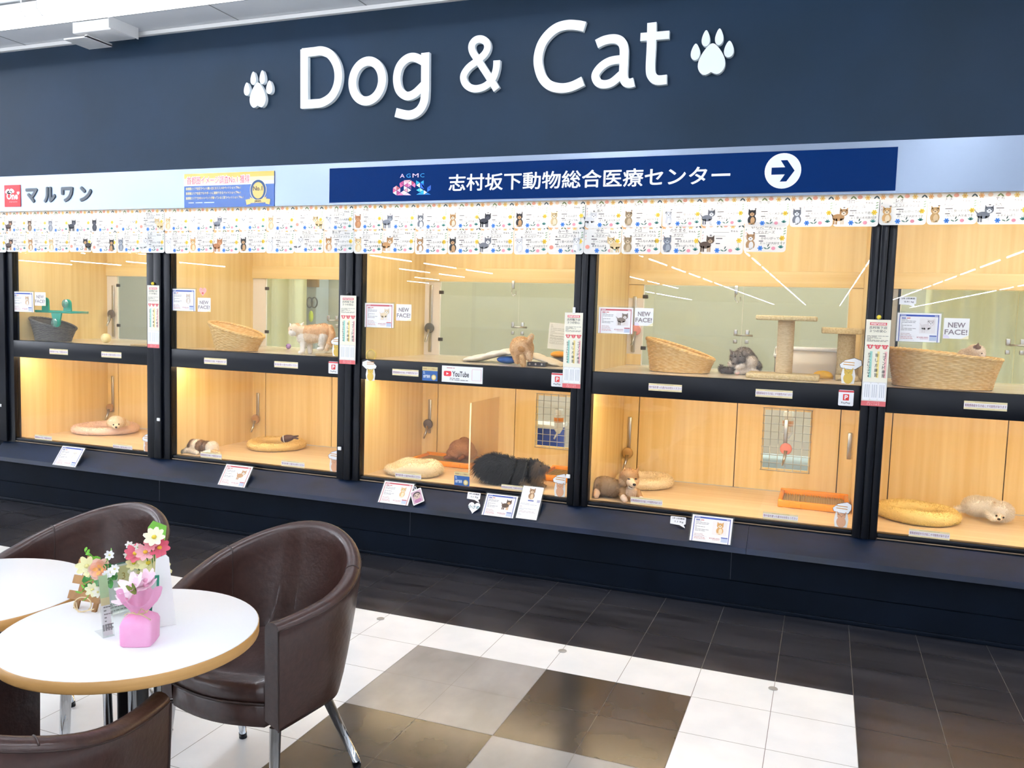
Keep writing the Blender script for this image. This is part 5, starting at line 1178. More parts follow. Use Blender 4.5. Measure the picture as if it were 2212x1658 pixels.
def bed(cx, cy, r, tr, col, lab, seed, ryk=1., lump=.0, nm='pet_bed', dish=.5):
    z0 = ZL; t = thing(nm, lab, 'pet bed', (cx, cy, z0), 0, 'round fleece pet beds'); rr = random.Random(seed); ph = [rr.uniform(0, 6) for _ in range(4)]
    cm = M('fleece_base_'+col[1:], col, .9)
    N, K = 72, 18; v = []; f = []
    for i in range(N):
        a = 2*PI*i/N; hmod = 1+lump*(.5*math.sin(a+ph[0])+.35*math.sin(2*a+ph[1])+.2*math.sin(5*a+ph[2])); rm = 1+.03*math.sin(3*a+ph[3])
        for j in range(K):
            b = 2*PI*j/K; ct = r*rm-tr; d = tr*(1+.03*math.sin(9*a+3*b))
            rad = ct+d*math.cos(b); z = max(.0008, tr*.82*hmod*(1+math.sin(b))*.98)
            v.append(Vector((cx+rad*math.cos(a), cy+rad*ryk*math.sin(a), z0+z)))
    for i in range(N):
        for j in range(K): f.append((i*K+j, ((i+1) % N)*K+j, ((i+1) % N)*K+(j+1) % K, i*K+(j+1) % K))
    m = MB(); m.add(v, f, cm, True); m.build('rim', t)
    m = MB(); m.lathe([(r-tr*1.1, .002), (r-tr*1.6, tr*.30), (r*.35, tr*.30), (.01, tr*.28)], (cx, cy, z0), cm, 40, sy=ryk); m.build('cushion', t)
    c = lin(col)
    fuzz(v, f, 8500, .0065, .0026, lambda p: ((c[0]*1.02, c[1]*1.02, c[2]*1.02), 1 if p.z > z0+.008 else 0), (0, 0, -.1), FLEECE, t, 'fleece_pile', seed, off=(cx, cy, z0), lim=cage_lim(cx, False))
    return t
bed(-5.362, 5.045, .246, .038, '#f6dccb', 'pale pink fleece bed holding the white puppy, far left lower cage', 1)
bed(-3.765, 5.095, .212, .037, '#e8cd88', 'yellow fleece bed holding a dark brown toy', 2)
bed(-2.420, 4.712, .195, .048, '#f0e0ba', 'cream fluffy bed crumpled in front of an orange tray', 3, .85, .45)
bed(-1.015, 5.085, .178, .042, '#f3e2bc', 'cream fleece bed behind the tan puppy', 4, 1., .12)
bed(.518, 4.945, .216, .043, '#ead38a', 'yellow fleece bed beside the fluffy white puppy, far right', 5, .95, .15)
# dark brown toy on the yellow bed
a = ony(607, 949, 5.04); b = ony(634, 944, 5.08); t = thing('chew_toy', 'dark brown toy with a white band lying on the yellow bed', 'pet toy', tuple(a))
BRN = M('toy_brown', '#4a2a18', .6)
MB().tube([a, a.lerp(b, .15), a.lerp(b, .5), a.lerp(b, .85), b], [.012, .024, .027, .020, .012], BRN, 14).build('body', t)
MB().tube([a.lerp(b, .20), a.lerp(b, .27)], [.0262, .0268], WHITE, 14).build('band', t)
for dz in (0, .022): MB().tube([b-Vector((.01, 0, 0)), b+Vector((.035, .01, .012-dz))], [.010, .005], BRN, 10).build('limb', t)

# ------------------------------------------------------------------ wicker baskets
WK = M('wicker', '#d9ab62', .5, color2='#e8c584', nscale=(40, 40, 90)); WKD = M('wicker_dark', '#54504a', .55, color2='#6a655c', nscale=(40, 40, 90))
def basket(cx, cy, r0, r1, ryk, hl, hr, lab, mat=WK, z0=ZU, rows=16, waves=34):
    t = thing('wicker_basket', lab, 'basket', (cx, cy, z0), 0, 'sloped wicker pet baskets')
    N = waves*4; K = rows*3; v = []; f = []
    def pt(a, q, amp, ins=0.):
        h = hl+(hr-hl)*(.5+.5*math.cos(a))**1.15; rad = (r0+(r1-r0)*q**1.25)-ins
        rad += amp
        return Vector((cx+rad*math.cos(a), cy+rad*ryk*math.sin(a), z0+.002+h*q))
    for k in range(K+1):
        q = k/K; rowi = q*rows
        for i in range(N):
            a = 2*PI*i/N; sg = 1 if int(rowi) % 2 == 0 else -1
            amp = .0030*math.sin(a*waves/2)*sg+.0040*abs(math.sin(PI*rowi))
            v.append(pt(a, q, amp))
    for k in range(K):
        for i in range(N): f.append((k*N+i, k*N+(i+1) % N, (k+1)*N+(i+1) % N, (k+1)*N+i))
    m = MB(); m.add(v, f, mat, True); m.build('woven_wall', t)
    v = [pt(2*PI*i/60, q, 0, .010) for q in (.02, .5, 1) for i in range(60)]; f = []
    for k in range(2):
        for i in range(60): f.append((k*60+i, (k+1)*60+i, (k+1)*60+(i+1) % 60, k*60+(i+1) % 60))
    f.append(tuple(range(60))); m = MB(); m.add(v, f, mat, True); m.build('lining', t)
    rp = [pt(2*PI*i/120, 1., -.003) for i in range(120)]
    m = MB()
    for s in range(3): m.tube([p+Vector((.0045*math.cos(i*.9+s*2.1)*math.cos(2*PI*i/120), .0045*math.cos(i*.9+s*2.1)*math.sin(2*PI*i/120), .0045*math.sin(i*.9+s*2.1)+.002)) for i, p in enumerate(rp)], .0062, mat, 7, closed=True)
    m.build('braided_rim', t)
    return t
def bkt(pxm, pyb, half, half1, ryk, hl, hr, lab, mat=WK, back=0., **k):
    q = onz(pxm, pyb, ZU); g = Vector((q.x, q.y, 0)).normalized(); r0 = half*mpp(q); r1 = half1*mpp(q)
    c = q+g*(r0*ryk+back); c.y = max(c.y, 4.485+r1*ryk); L_ = cage_lim(c.x, True); c.x = min(max(c.x, L_[0]+r1+.008), L_[1]-r1-.008); basket(c.x, c.y, r0, r1, ryk, hl, hr, lab, mat, **k); return c
bkt(504, 759, 49, 66, .70, .185, .090, 'natural wicker basket with a sloped rim left of the cream and orange cat')
bkt(1467, 806, 64, 75, .74, .185, .075, 'natural wicker basket with a sloped rim left of the grey kitten')
basket(.560, 4.715, .225, .262, .76, .184, .147, 'wide natural wicker basket with a kitten peeking out, far right', waves=46, rows=18)
bkt(112, 738, 44, 57, .62, .165, .085, 'dark grey woven basket under the teal cat shelf', WKD, .10)

# ------------------------------------------------------------------ upper cages: furniture and toys
TEAL = M('teal_plastic', '#169a80', .3)
y = 4.575; q = ony(120, 672, y); t = thing('cat_shelf', 'teal plastic cat shelf on suction cups in the far left upper cage', 'cat shelf', tuple(q))
a = ony(87, 668, y); b = ony(183, 670, y); m = MB(); m.bbox(a.x, b.x-.07, y-.05, y+.10, q.z-.012, q.z+.006, TEAL, .005)
m.add([(b.x-.075, y-.05, q.z-.012), (b.x-.075, y+.1, q.z-.012), (b.x, y+.02, q.z+.004), (b.x-.075, y-.05, q.z+.006), (b.x-.075, y+.1, q.z+.006)], [(0, 2, 1), (3, 4, 2), (0, 3, 2), (1, 2, 4), (0, 1, 4, 3)], TEAL); m.build('shelf_plate', t)
for px, py0, py1, w_ in ((97, 642, 672, 9), (144.5, 646, 672, 10), (121, 676, 706, 9.5)):
    A = ony(px, py0, y-.055); B = ony(px, py1, y-.055); hw = w_*mpp(A); up = py0 < 660; zc = A.z-hw if up else B.z+hw
    pr = Pr((A.x, y-.055, 0)); pts = [(hw*math.cos(PI*i/12), zc+hw*math.sin(PI*i/12)) for i in range(13)]+[(-hw*1.1, B.z), (hw*1.1, B.z)] if up else [(-hw*math.cos(PI*i/12), zc-hw*math.sin(PI*i/12)) for i in range(13)]+[(hw*1.5, A.z), (-hw*1.5, A.z)]
    pr.slab(pts, TEAL, .012); pr.build('bracket', t)
    MB().lathe([(hw*.95, 0), (hw*.7, .008), (hw*.25, .014), (.0, .016)], (0, 0, 0), glass('suction_rubber', '#bfe8dc', haze=.25), 20, mtx=Matrix.Translation((A.x, y-.072, zc)) @ Matrix.Rotation(-PI/2, 4, 'X')).build('suction_cup', t)
q = ony(229, 728, 4.70); r = 10.5*mpp(q); tag(MB().ell((q.x, 4.70, ZU+r), (r, r, r), M('ball_yellow', '#f0dfa0', .35), 20, 14).build('toy_ball'), 'pale yellow ball on the floor of the far left upper cage', 'ball')
q = onz(623, 753, ZU); r = 5.6*mpp(q); o = MB().ell((q.x, q.y, ZU+r), (r, r, r), M('ball_purple', '#a884c6', .4), 16, 12); o.ell((q.x-.004, q.y-r*.93, ZU+r*1.3), (r*.22, r*.1, r*.22), P('#5b3a7c'), 10, 6); tag(o.build('toy_ball'), 'small purple ball on the floor left of the cream and orange cat', 'ball')
MAT = M('tan_carpet', '#a98f62', .95, color2='#b9a072', nscale=(90, 90, 90), bump=.3)
def mat_(p0, p1, dy, lab, h=.014):
    a = onz(*p0, ZU); b = onz(*p1, ZU); y0 = min(max(a.y, 4.51), 4.9); tag(MB().bbox(a.x, b.x, y0, y0+dy, ZU+.0002, ZU+h, MAT, .006).build('scratch_mat'), lab, 'mat')
mat_((680, 768), (733, 772), .22, 'tan carpet mat under the hind feet of the orange cat'); mat_((279, 747), (323, 750), .2, 'tan carpet mat at the right end of the far left upper cage')
SISAL = M('sisal_rope', '#cdb58a', .8, color2='#dcc79f', nscale=(60, 60, 200)); CARP = M('cream_carpet', '#c6ae7c', .95, color2='#d8c596', nscale=(110, 110, 110), bump=.4)
def tower(px, y, rpx, pyt, plate, base, lab, rope):
    q = ony(px, 750, y); T = ony(px, pyt, y).z; r = rpx*mpp(q); t = thing('scratching_post', lab, 'scratching post', (q.x, y, ZU), 0, 'scratching posts in the grey kitten cage')
    x0 = ony(base[0], 815, y-.10).x; x1 = min(ony(base[1], 820, y-.10).x, .172); MB().bbox(x0, x1, y-.14, y+.08, ZU+.0002, ZU+.028, CARP, .007).build('base', t)
    prof = []; z0 = ZU+.028; n = 34
    for k in range(n):
        za = z0+(T-z0)*k/n; zb = z0+(T-z0)*(k+1)/n
        prof += [(r*.965, za), (r, za*.7+zb*.3), (r, za*.3+zb*.7)] if rope else [(r*(1+.01*math.sin(k*2.)), za)]
    prof.append((r*.965, T)); MB().lathe(prof, (q.x, y, 0), SISAL if rope else CARP, 28).build('post', t)
    a = ony(plate[0], plate[2], y-.02); b = ony(plate[1], plate[2], y-.02); x1 = min(b.x, .176); h = (plate[3]-plate[2])*mpp(q)
    MB().bbox(a.x, x1, y-.13, y+.15, T, T+h, CARP, .006).build('top_plate', t)
tower(1696, 4.78, 17.5, 692, (1636, 1766, 682, 692), (1612, 1770), 'rope wrapped scratching post with a square top right of the grey kitten', True)
tower(1828, 4.96, 18, 721, (1775, 1875, 709, 722), (1804, 1862), 'carpet covered scratching post by the right wall of the grey kitten cage', False)
# litter box with arched front and yellow scoop dome
y = 5.13; a = ony(1673, 780, y); b = ony(1808, 780, y); T = ony(1740, 754, y).z; LBX = M('litter_cream', '#fbefd8', .45)
t = thing('litter_box', 'cream litter box with a white lip behind the scratching posts', 'litter box', ((a.x+b.x)/2, y, ZU))
m = MB(); x0, x1, y0, y1, z0 = a.x, b.x, y-.0, y+.17, ZU
for (X0, X1, Y0, Y1) in ((x0, x1, y0, y0+.006), (x0, x1, y1-.006, y1), (x0, x0+.006, y0, y1), (x1-.006, x1, y0, y1)): m.bbox(X0, X1, Y0, Y1, z0+.0003, T, LBX, .002)
m.box(x0, x1, y0, y1, z0+.0003, z0+.006, LBX); m.build('tub', t)
m = MB(); n = 24; pts = []
for i in range(n+1):
    u = i/n; s_ = min(1, u/.28); s_ = s_*s_*(3-2*s_); pts.append((x0-.006+(x1-x0+.012)*u, y0-.006, T-.045*(1-s_)))
m.tube(pts, .011, WHITE, 8); m.tube([(x0, y1, T), (x1, y1, T)], .009, WHITE, 8); m.tube([(x0, y0, T-.045), (x0, y1, T)], .009, WHITE, 8); m.tube([(x1, y0, T), (x1, y1, T)], .009, WHITE, 8); m.build('lip', t)
q = onz(1777, 818, ZU); r = 22*mpp(q); m = MB(); m.lathe([(r, .0003), (r*.97, r*.3), (r*.8, r*.55), (r*.5, r*.72), (.001, r*.78)], (q.x-.0, 4.95, ZU), M('yellow_plastic', '#efb81e', .3), 28, sy=.55)
tag(m.build('yellow_dome'), 'yellow plastic dome toy between the two scratching posts', 'toy')
# white quilted cushion tented over dark things, puppy cage
y = 4.71; WQ = M('quilt_white', '#f2ead6', .85, color2='#f8f2e2', nscale=(30, 30, 30), bump=.2); NV = M('navy_lining', '#1a2036', .8)
xa = ony(993, 778, y).x; xb = ony(1207, 780, y).x; t = thing('quilted_cushion', 'white quilted cushion sagging over dark things under the tan puppy', 'cushion', ((xa+xb)/2, y, ZU))
N = 40; K = 14; v = []; f = []
for i in range(N+1):
    u = i/N; x = xa+(xb-xa)*u; puff = .022*(1 if u < .5 else .72)*(1-.25*abs(math.sin(u*22))**6); lift = .052*math.sin(PI*min(1, max(0, (u-.12)/.82)))**1.2
    e = min(1, u*14, (1-u)*14)**.5
    for j in range(K):
        b_ = 2*PI*j/K; v.append(Vector((x, y+.11+.115*math.cos(b_)*(.6+.4*e), ZU+.001+puff*e+lift+puff*e*math.sin(b_)*1.0)))
for i in range(N):
    for j in range(K): f.append((i*K+j, i*K+(j+1) % K, (i+1)*K+(j+1) % K, (i+1)*K+j))
f.append(tuple(range(K))[::-1]); f.append(tuple(range(N*K, N*K+K))); m = MB(); m.add(v, [q_[::-1] for q_ in f], WQ, True); m.build('quilt', t)
qd = ony(1089, 785, 4.72); tag(MB().ell((qd.x, 4.78, ZU+.024), (.07, .06, .0235), M('blue_cloth', '#1c4f9c', .7, color2='#2a63b4', nscale=(25, 25, 25), bump=.3), 18, 10).build('blue_cloth'), 'blue bundled cloth under the white quilted cushion', 'cloth')
qd = ony(1160, 787, 4.66); m = MB(); m.bbox(qd.x-.062, qd.x+.055, 4.655, 4.70, ZU+.0002, ZU+.026, M('grey_gadget', '#4a4a52', .5), .004); tt = tag(m.build('dark_box'), 'dark grey box with dots under the white cushion beside the puppy', 'box')
for k in range(3): MB().ell((qd.x-.045+.038*k, 4.654, ZU+.013), (.006, .002, .006), P('#c9ccd2'), 10, 6).build('dot', tt)
q = ony(1208, 766, 5.05); t = thing('orange_toy', 'orange rounded toy on a dark tray at the right end of the puppy cage', 'toy', (q.x, 5.05, ZU))
MB().bbox(q.x-.06, -1.335, 5.0, 5.12, ZU+.0002, ZU+.035, M('tray_dark', '#4a4038', .6), .005).build('tray', t)
MB().ell((q.x-.005, 5.06, ZU+.0575), (.055, .05, .022), M('orange_soft', '#eda21c', .5), 20, 12).build('top', t)
# sheet on the back glass, yellow ring on the front glass
q = ony(1182, 752, 5.31); b = ony(1228, 697, 5.31); p = Pr((q.x, 5.312, q.z), (1, 0, -.06), (.06, 0, 1)); W_, H_ = (b.x-q.x), (b.z-q.z); p.slab([(0, 0), (W_, 0), (W_, H_), (0, H_)], P('#e3e6e2'), .0006)
p.lines(W_*.08, H_*.9, W_*.8, 12, H_*.06, H_*.012, P('#8f948f'), 1, 4)
for k in range(5): p.rect(W_*.08, H_*(.2+.1*k), W_*.95, H_*(.2+.1*k)+.0015, P('#9a9f9a'), 1)
tag(p.build('record_sheet'), 'white record sheet taped to the back glass right of the tan puppy', 'paper')
q = ony(801.5, 766.5, 4.462); r = 11.5*mpp(q); m = MB(); m.lathe([(r, 0), (r*1.02, .004), (r*.9, .010), (r*.3, .013), (.0005, .013)], (0, 0, 0), glass('yellow_rubber', '#f2e2a4', haze=.35), 28, mtx=Matrix.Translation((q.x, 4.4665, q.z)) @ Matrix.Rotation(PI/2, 4, 'X')); m.tube([(q.x+r*math.cos(a), 4.462, q.z+r*math.sin(a)) for a in [2*PI*i/32 for i in range(32)]], .0035, M('ring_yellow', '#e0c568', .4), 6, closed=True)
tag(m.build('suction_ring'), 'pale yellow suction ring low on the glass left of the puppy cushion', 'suction cup')

# ------------------------------------------------------------------ lower cages: trays and divider
OR = M('orange_plastic', '#f29a1c', .35); GRID = M('tray_grid', '#b59a63', .6)
def tray(x0, x1, y0, y1, h, lab):
    t = thing('toilet_tray', lab, 'pet tray', ((x0+x1)/2, (y0+y1)/2, ZL), 0, 'orange pet trays')
    m = MB(); w_ = .022
    m.bbox(x0, x1, y0, y0+w_, ZL+.0002, ZL+h, OR, .005); m.bbox(x0, x1, y1-w_, y1, ZL+.0002, ZL+h*1.25, OR, .005); m.bbox(x0, x0+w_, y0+.004, y1-.004, ZL+.0002, ZL+h*1.1, OR, .005); m.bbox(x1-w_, x1, y0+.004, y1-.004, ZL+.0002, ZL+h*1.1, OR, .005); m.box(x0+.01, x1-.01, y0+.01, y1-.01, ZL+.0004, ZL+.008, OR)
    m.build('frame', t)
    m = MB(); n = int((x1-x0-2*w_)/.013)
    for k in range(n): x = x0+w_+.006+k*.013; m.box(x, x+.006, y0+w_, y1-w_, ZL+.018, ZL+.024, GRID)
    m.box(x0+w_, x1-w_, y0+w_, y1-w_, ZL+.0085, ZL+.016, M('tray_pad', '#c9b58a', .9)); m.build('mesh_grid', t)
    for xx in (x0+(x1-x0)*.25, x0+(x1-x0)*.75): MB().bbox(xx-.03, xx+.03, y0-.006, y0+.002, ZL+.004, ZL+h*.8, OR, .003).build('clip', t)
tray(-2.62, -2.16, 5.03, 5.30, .036, 'orange tray under the brown puppy at the back of the divided cage'); tray(-1.66, -1.325, 4.92, 5.24, .038, 'orange tray behind the head of the black dog'); tray(-.205, .172, 4.87, 5.20, .040, 'orange tray on the right of the tan puppy cage')
t = thing('divider', 'clear acrylic divider standing between the brown puppy and the black dog', 'divider', (-2.09, 5.07, ZL))
MB().box(-2.093, -2.087, 4.83, 5.312, ZL+.0004, ZL+.47, glass('acrylic_divider', '#f6efe2', haze=.035)).build('sheet', t)
MB().box(-2.0945, -2.0855, 4.826, 4.8298, ZL+.0004, ZL+.47, M('acrylic_edge', '#f2e3c4', .25)).build('edge', t)

# ------------------------------------------------------------------ animals: one continuous remeshed body, coat blades, eyes, nose
def animal(name, label, cat, y0, prims, fl, base, flow=(0, 0, -.4), nb=9000, eyes=(), nose=None, voxel=.0042, seed=3, wd=.0019, zmin=None, extra=()):
    """prims in picture pixels with a depth: ('e', px, py, dy, rx, rz, ry, colour, hair) or ('c', (px,py,dy), (px,py,dy), r0, r1, colour, hair) or cones ('k', ...)"""
    bm = bmesh.new(); ctr = []
    def W(px, py, dy): return ony(px, py, y0+dy)
    def addm(b2, mtx):
        me = bpy.data.meshes.new('tmp'); b2.to_mesh(me); b2.free(); me.transform(mtx); bm.from_mesh(me); bpy.data.meshes.remove(me)
    for p in prims:
        if p[0] == 'e':
            c = W(p[1], p[2], p[3]); k = mpp(c); r = (p[4]*k*1.03, p[6]*k, p[5]*k)
            if zmin is not None and c.z-r[2] < zmin: c.z = zmin+r[2] if c.z-r[2] > zmin-.03 else c.z
            b2 = bmesh.new(); bmesh.ops.create_uvsphere(b2, u_segments=16, v_segments=10, radius=1); addm(b2, Matrix.Translation(c) @ Matrix.Diagonal((r[0], r[1], r[2], 1)))
            ctr.append((c, Vector(r), p[7], p[8]))
        else:
            a = W(*p[1]); b = W(*p[2]); k = mpp(a); r0, r1 = p[3]*k, p[4]*k
            if p[0] == 'k': r0 *= 1.2; b = a+(b-a)*1.2
            if zmin is not None and p[0] == 'c':
                a.z = max(a.z, zmin+r0); b.z = max(b.z, zmin+r1)
            n = max(3, int((b-a).length/max(min(r0, r1)*.6, .003))) if p[0] == 'c' else 1
            if p[0] == 'c':
                for i in range(n+1):
                    q = i/n; c = a.lerp(b, q); r = r0+(r1-r0)*q
                    b2 = bmesh.new(); bmesh.ops.create_uvsphere(b2, u_segments=12, v_segments=8, radius=r); addm(b2, Matrix.Translation(c)); ctr.append((c, Vector((r, r, r)), p[5], p[6]))
            else:
                d = b-a; b2 = bmesh.new(); bmesh.ops.create_cone(b2, cap_ends=True, segments=12, radius1=r0, radius2=r0*.15, depth=d.length)
                rot = d.to_track_quat('Z', 'Y').to_matrix().to_4x4(); addm(b2, Matrix.Translation((a+b)/2) @ rot @ Matrix.Diagonal((1, .55, 1, 1)))
                for q in (.15, .5, .85): c = a.lerp(b, q); r = r0*(1.1-q*.8); ctr.append((c, Vector((r, r, r)), p[5], p[6]))
    me = bpy.data.meshes.new('tmp'); bm.to_mesh(me); bm.free(); ob = bpy.data.objects.new('tmp', me); COL.objects.link(ob)
    md = ob.modifiers.new('r', 'REMESH'); md.mode = 'VOXEL'; md.voxel_size = voxel; md.use_smooth_shade = True
    sm = ob.modifiers.new('s', 'SMOOTH'); sm.factor = .5; sm.iterations = 2
    bpy.context.view_layer.update(); body = bpy.data.meshes.new_from_object(ob.evaluated_get(bpy.context.evaluated_depsgraph_get()))
    bpy.data.objects.remove(ob); bpy.data.meshes.remove(me)
    V = [q.co.copy() for q in body.vertices]
    if zmin is not None:
        for q in V: q.z = max(q.z, zmin+.0006)
    L_ = cage_lim(sum(q.x for q in V)/len(V), y0 and sum(q.z for q in V)/len(V) > 1.1)
    for q in V: q.x = min(max(q.x, L_[0]), L_[1]); q.y = min(max(q.y, L_[2]), L_[3])
    org = Vector((sum(q.x for q in V)/len(V), sum(q.y for q in V)/len(V), min(q.z for q in V)))
    LC = {}
    def near(p):
        best = None
        for c, r, col, hl in ctr:
            d = (p-c); s = (d.x/r.x)**2+(d.y/r.y)**2+(d.z/r.z)**2; s = (math.sqrt(s)-1)*min(r)
            if best is None or s < best[0]: best = (s, col, hl)
        if best[1] not in LC: LC[best[1]] = lin(best[1])
        return LC[best[1]], best[2]
    F = [tuple(p.vertices) for p in body.polygons]; cols = [near(q)[0] for q in V]
    t = thing(name, label, cat, tuple(org))
    for i, q in enumerate(body.vertices): q.co = V[i]-org
    at = body.color_attributes.new('coat', 'FLOAT_COLOR', 'POINT'); at.data.foreach_set('color', [x for c in cols for x in c])
    body.materials.clear(); body.materials.append(FURM)
    for p in body.polygons: p.use_smooth = True
    bo = bpy.data.objects.new('body', body); COL.objects.link(bo); bo.parent = t
    if fl > 0: fuzz(V, F, nb, fl, wd, near, flow, HAIRM, t, 'fur', seed, lift=1., off=org, lim=L_[:4]+(max(L_[4], zmin+.0004) if zmin is not None else L_[4],))
    for e in eyes:
        c = W(e[0], e[1], e[2]); r = e[3]*mpp(c); m = MB(); m.ell(c, (r*(e[4] if len(e) > 4 else 1), r*.7, r), M('eye_black', '#120d0c', .12), 12, 8); m.build('eye', t)
    if nose: c = W(nose[0], nose[1], nose[2]); r = nose[3]*mpp(c); m = MB(); m.ell(c, (r*1.15, r*.8, r*.85), M('nose_black', '#1f1715', .3), 12, 8); m.build('nose', t)
    for px0, px1, dy, r, col, nm in extra:
        m = MB(); m.tube([W(px0[0], px0[1], dy), W((px0[0]+px1[0])/2, (px0[1]+px1[1])/2+.6, dy-.002), W(px1[0], px1[1], dy)], r*mpp(W(px0[0], px0[1], dy)), M('line_'+col[1:], col, .5), 6); m.build(nm, t)
    return t
# black long-haired dog, side on
K1, K2, T1, T2 = '#15161b', '#1c1c20', '#6d6052', '#9c876a'
animal('dog', 'black long-haired dog with tan face in side view, middle lower cage', 'dog', 4.70, [
    ('e', 1070, 1008, 0, 31, 25, 28, K1, 1.2), ('e', 1092, 1012, 0, 30, 25, 28, K1, 1.1), ('e', 1120, 1018, 0, 26, 23, 24, K2, 1.), ('c', (1128, 1012, 0), (1152, 1010, 0), 17, 14, K2, 1.1),
    ('e', 1160, 1012, 0, 15, 14.5, 15, T1, .8), ('c', (1166, 1012, 0), (1180, 1010, 0), 8.5, 5.5, T1, .55), ('e', 1164, 1028, 0, 10, 8, 9, T2, .9), ('k', (1150, 1003, -.02), (1147, 990, -.02), 6, 0, K1, .9), ('k', (1162, 1001, .03), (1161, 991, .03), 6, 0, K1, .8),
    ('c', (1072, 1022, -.03), (1076, 1051, -.03), 10, 6, K1, .8), ('c', (1080, 1022, .05), (1086, 1046, .05), 9, 6, K2, .7), ('c', (1128, 1030, -.03), (1134, 1054, -.04), 8, 5.5, T2, .5), ('c', (1134, 1054, -.05), (1142, 1056, -.06), 5.5, 4.5, T2, .4), ('c', (1140, 1032, .04), (1160, 1046, .03), 7, 5, T2, .5), ('c', (1160, 1046, .03), (1176, 1052, .02), 5, 4, '#a98a62', .3), ('c', (1042, 1000, 0), (1037, 1010, 0), 9, 6, K1, 1.3)],
    .040, K1, (-.35, 0, -.75), 11000, eyes=[(1168, 1006, -.055, 2.0)], nose=(1185.5, 1009.5, 0, 3.0), seed=11, wd=.0030, zmin=ZL, extra=[((1138, 998), (1127, 1040), -.085, 1.3, '#0d0d10', 'collar_strap')])
# brown puppy seen from behind on its tray
B1 = '#b3875f'
animal('dog', 'brown puppy sitting curled on the orange tray behind the clear divider', 'dog', 5.16, [
    ('e', 998, 968, 0, 27, 19, 25, B1, 1.), ('e', 985, 978, -.02, 20, 13, 18, B1, 1.), ('e', 1012, 978, 0, 18, 13, 18, '#a97a55', 1.), ('c', (975, 985, -.05), (962, 988, -.06), 5, 4, '#875a3c', .5), ('c', (1000, 986, -.07), (993, 991, -.08), 5, 4, '#875a3c', .5), ('e', 1003, 955, .03, 13, 11, 12, B1, .9), ('k', (995, 950, .02), (991, 956, .01), 5, 0, '#875a3c', .6)],
    .007, B1, (0, 0, -.4), 9000, seed=12, zmin=ZL+.024)
# tan puppy lying, head up
S1, S2, S3, SC_ = '#b8946a', '#a28c70', '#eed6b6', '#f8eee0'
animal('dog', 'tan puppy lying with its head up and eyes narrowed, front left of its cage', 'dog', 4.62, [
    ('e', 1306, 1050, .04, 27, 21.5, 24, S2, 1.), ('e', 1322, 1053, .04, 26, 20, 22, S2, 1.), ('e', 1291, 1056, .03, 13, 15, 16, '#948064', 1.), ('e', 1346, 1056, .02, 18, 17, 18, S2, 1.), ('e', 1359, 1030, -.01, 20.5, 19.5, 20, S1, .8), ('e', 1350, 1037, -.02, 13, 11.5, 14, '#d8ba94', .9), ('e', 1371, 1037, -.01, 9.5, 11, 14, '#e4c8a4', .8),
    ('c', (1363, 1042, -.06), (1368.5, 1047.5, -.095), 9.5, 6.5, S3, .4), ('c', (1363, 1050, -.06), (1367, 1052, -.08), 7, 5, SC_, .4), ('k', (1351, 1021, -.005), (1348.5, 1009.5, -.01), 7.5, 0, S1, .4), ('k', (1374, 1019, .01), (1379.5, 1008.5, .01), 6.5, 0, S1, .4), ('e', 1363, 1063, -.01, 15, 14, 14, '#e2cbb0', 1.),
    ('c', (1347, 1060, -.02), (1344, 1072, -.05), 9.5, 7, S1, .6), ('c', (1344, 1072, -.05), (1350, 1079, -.075), 7, 6.5, '#f0ddca', .35), ('c', (1376, 1062, .0), (1384, 1076, -.03), 8, 6, S1, .5), ('c', (1384, 1076, -.03), (1387, 1079, -.05), 6, 5.5, '#f0ddca', .35), ('c', (1290, 1062, -.01), (1288, 1070, -.04), 8, 6.3, '#e7cbb0', .4)],
    .0075, S1, (-.2, 0, -.45), 12000, eyes=[(1358.5, 1034.2, -.103, 1.5, 2.2), (1373.6, 1034, -.085, 1.4, 1.8)], nose=(1370.3, 1046.2, -.118, 3.4), seed=13, wd=.0017, zmin=ZL, extra=[((1358, 1049), (1366, 1053), -.122, .7, '#3b241a', 'mouth')])
# grey and white kitten grooming itself
G1, G2, WH = '#857c76', '#9c928a', '#efe6da'
animal('cat', 'fluffy grey and white kitten grooming itself between basket and scratching post', 'cat', 4.93, [
    ('e', 1610, 782, .05, 25, 22, 24, G2, 1.), ('e', 1620, 784, .0, 14, 15, 14, WH, 1.), ('e', 1634, 791, .03, 10, 11, 12, '#766c66', .9), ('e', 1607, 766, .03, 18, 15, 18, G2, 1.1), ('e', 1591, 771, -.04, 13.5, 12.5, 14, G1, .7), ('c', (1588, 778, -.07), (1585, 783, -.09), 6.5, 5, G1, .4), ('e', 1602, 776, -.05, 7, 9, 9, '#77706b', .6), ('k', (1583, 764, -.035), (1577, 755, -.03), 6, 0, G1, .4), ('k', (1597, 761, -.02), (1603, 754, -.01), 6, 0, G2, .5),
    ('e', 1583, 786, -.04, 10, 9, 10, WH, .7), ('c', (1578, 800, -.06), (1561, 800, -.04), 7, 6, '#6b625e', 1.1), ('c', (1561, 800, -.04), (1558, 793, -.02), 6, 5, '#655c58', 1.1), ('c', (1604, 790, -.05), (1593, 793, -.08), 6.5, 5.2, WH, .35), ('c', (1612, 803, -.02), (1592, 805, -.07), 8, 5.5, WH, .5), ('e', 1592.5, 806, -.075, 5, 4.2, 4, '#eac4b6', 0), ('c', (1625, 802, -.03), (1634, 805, -.04), 8, 6, WH, .7)],
    .013, G1, (0, 0, -.3), 12000, eyes=[(1588, 770.5, -.108, 1.2, 1.8), (1599, 769.5, -.10, 1.2, 1.8)], nose=(1584, 784.5, -.122, 1.5), seed=14, wd=.0016, zmin=ZU)
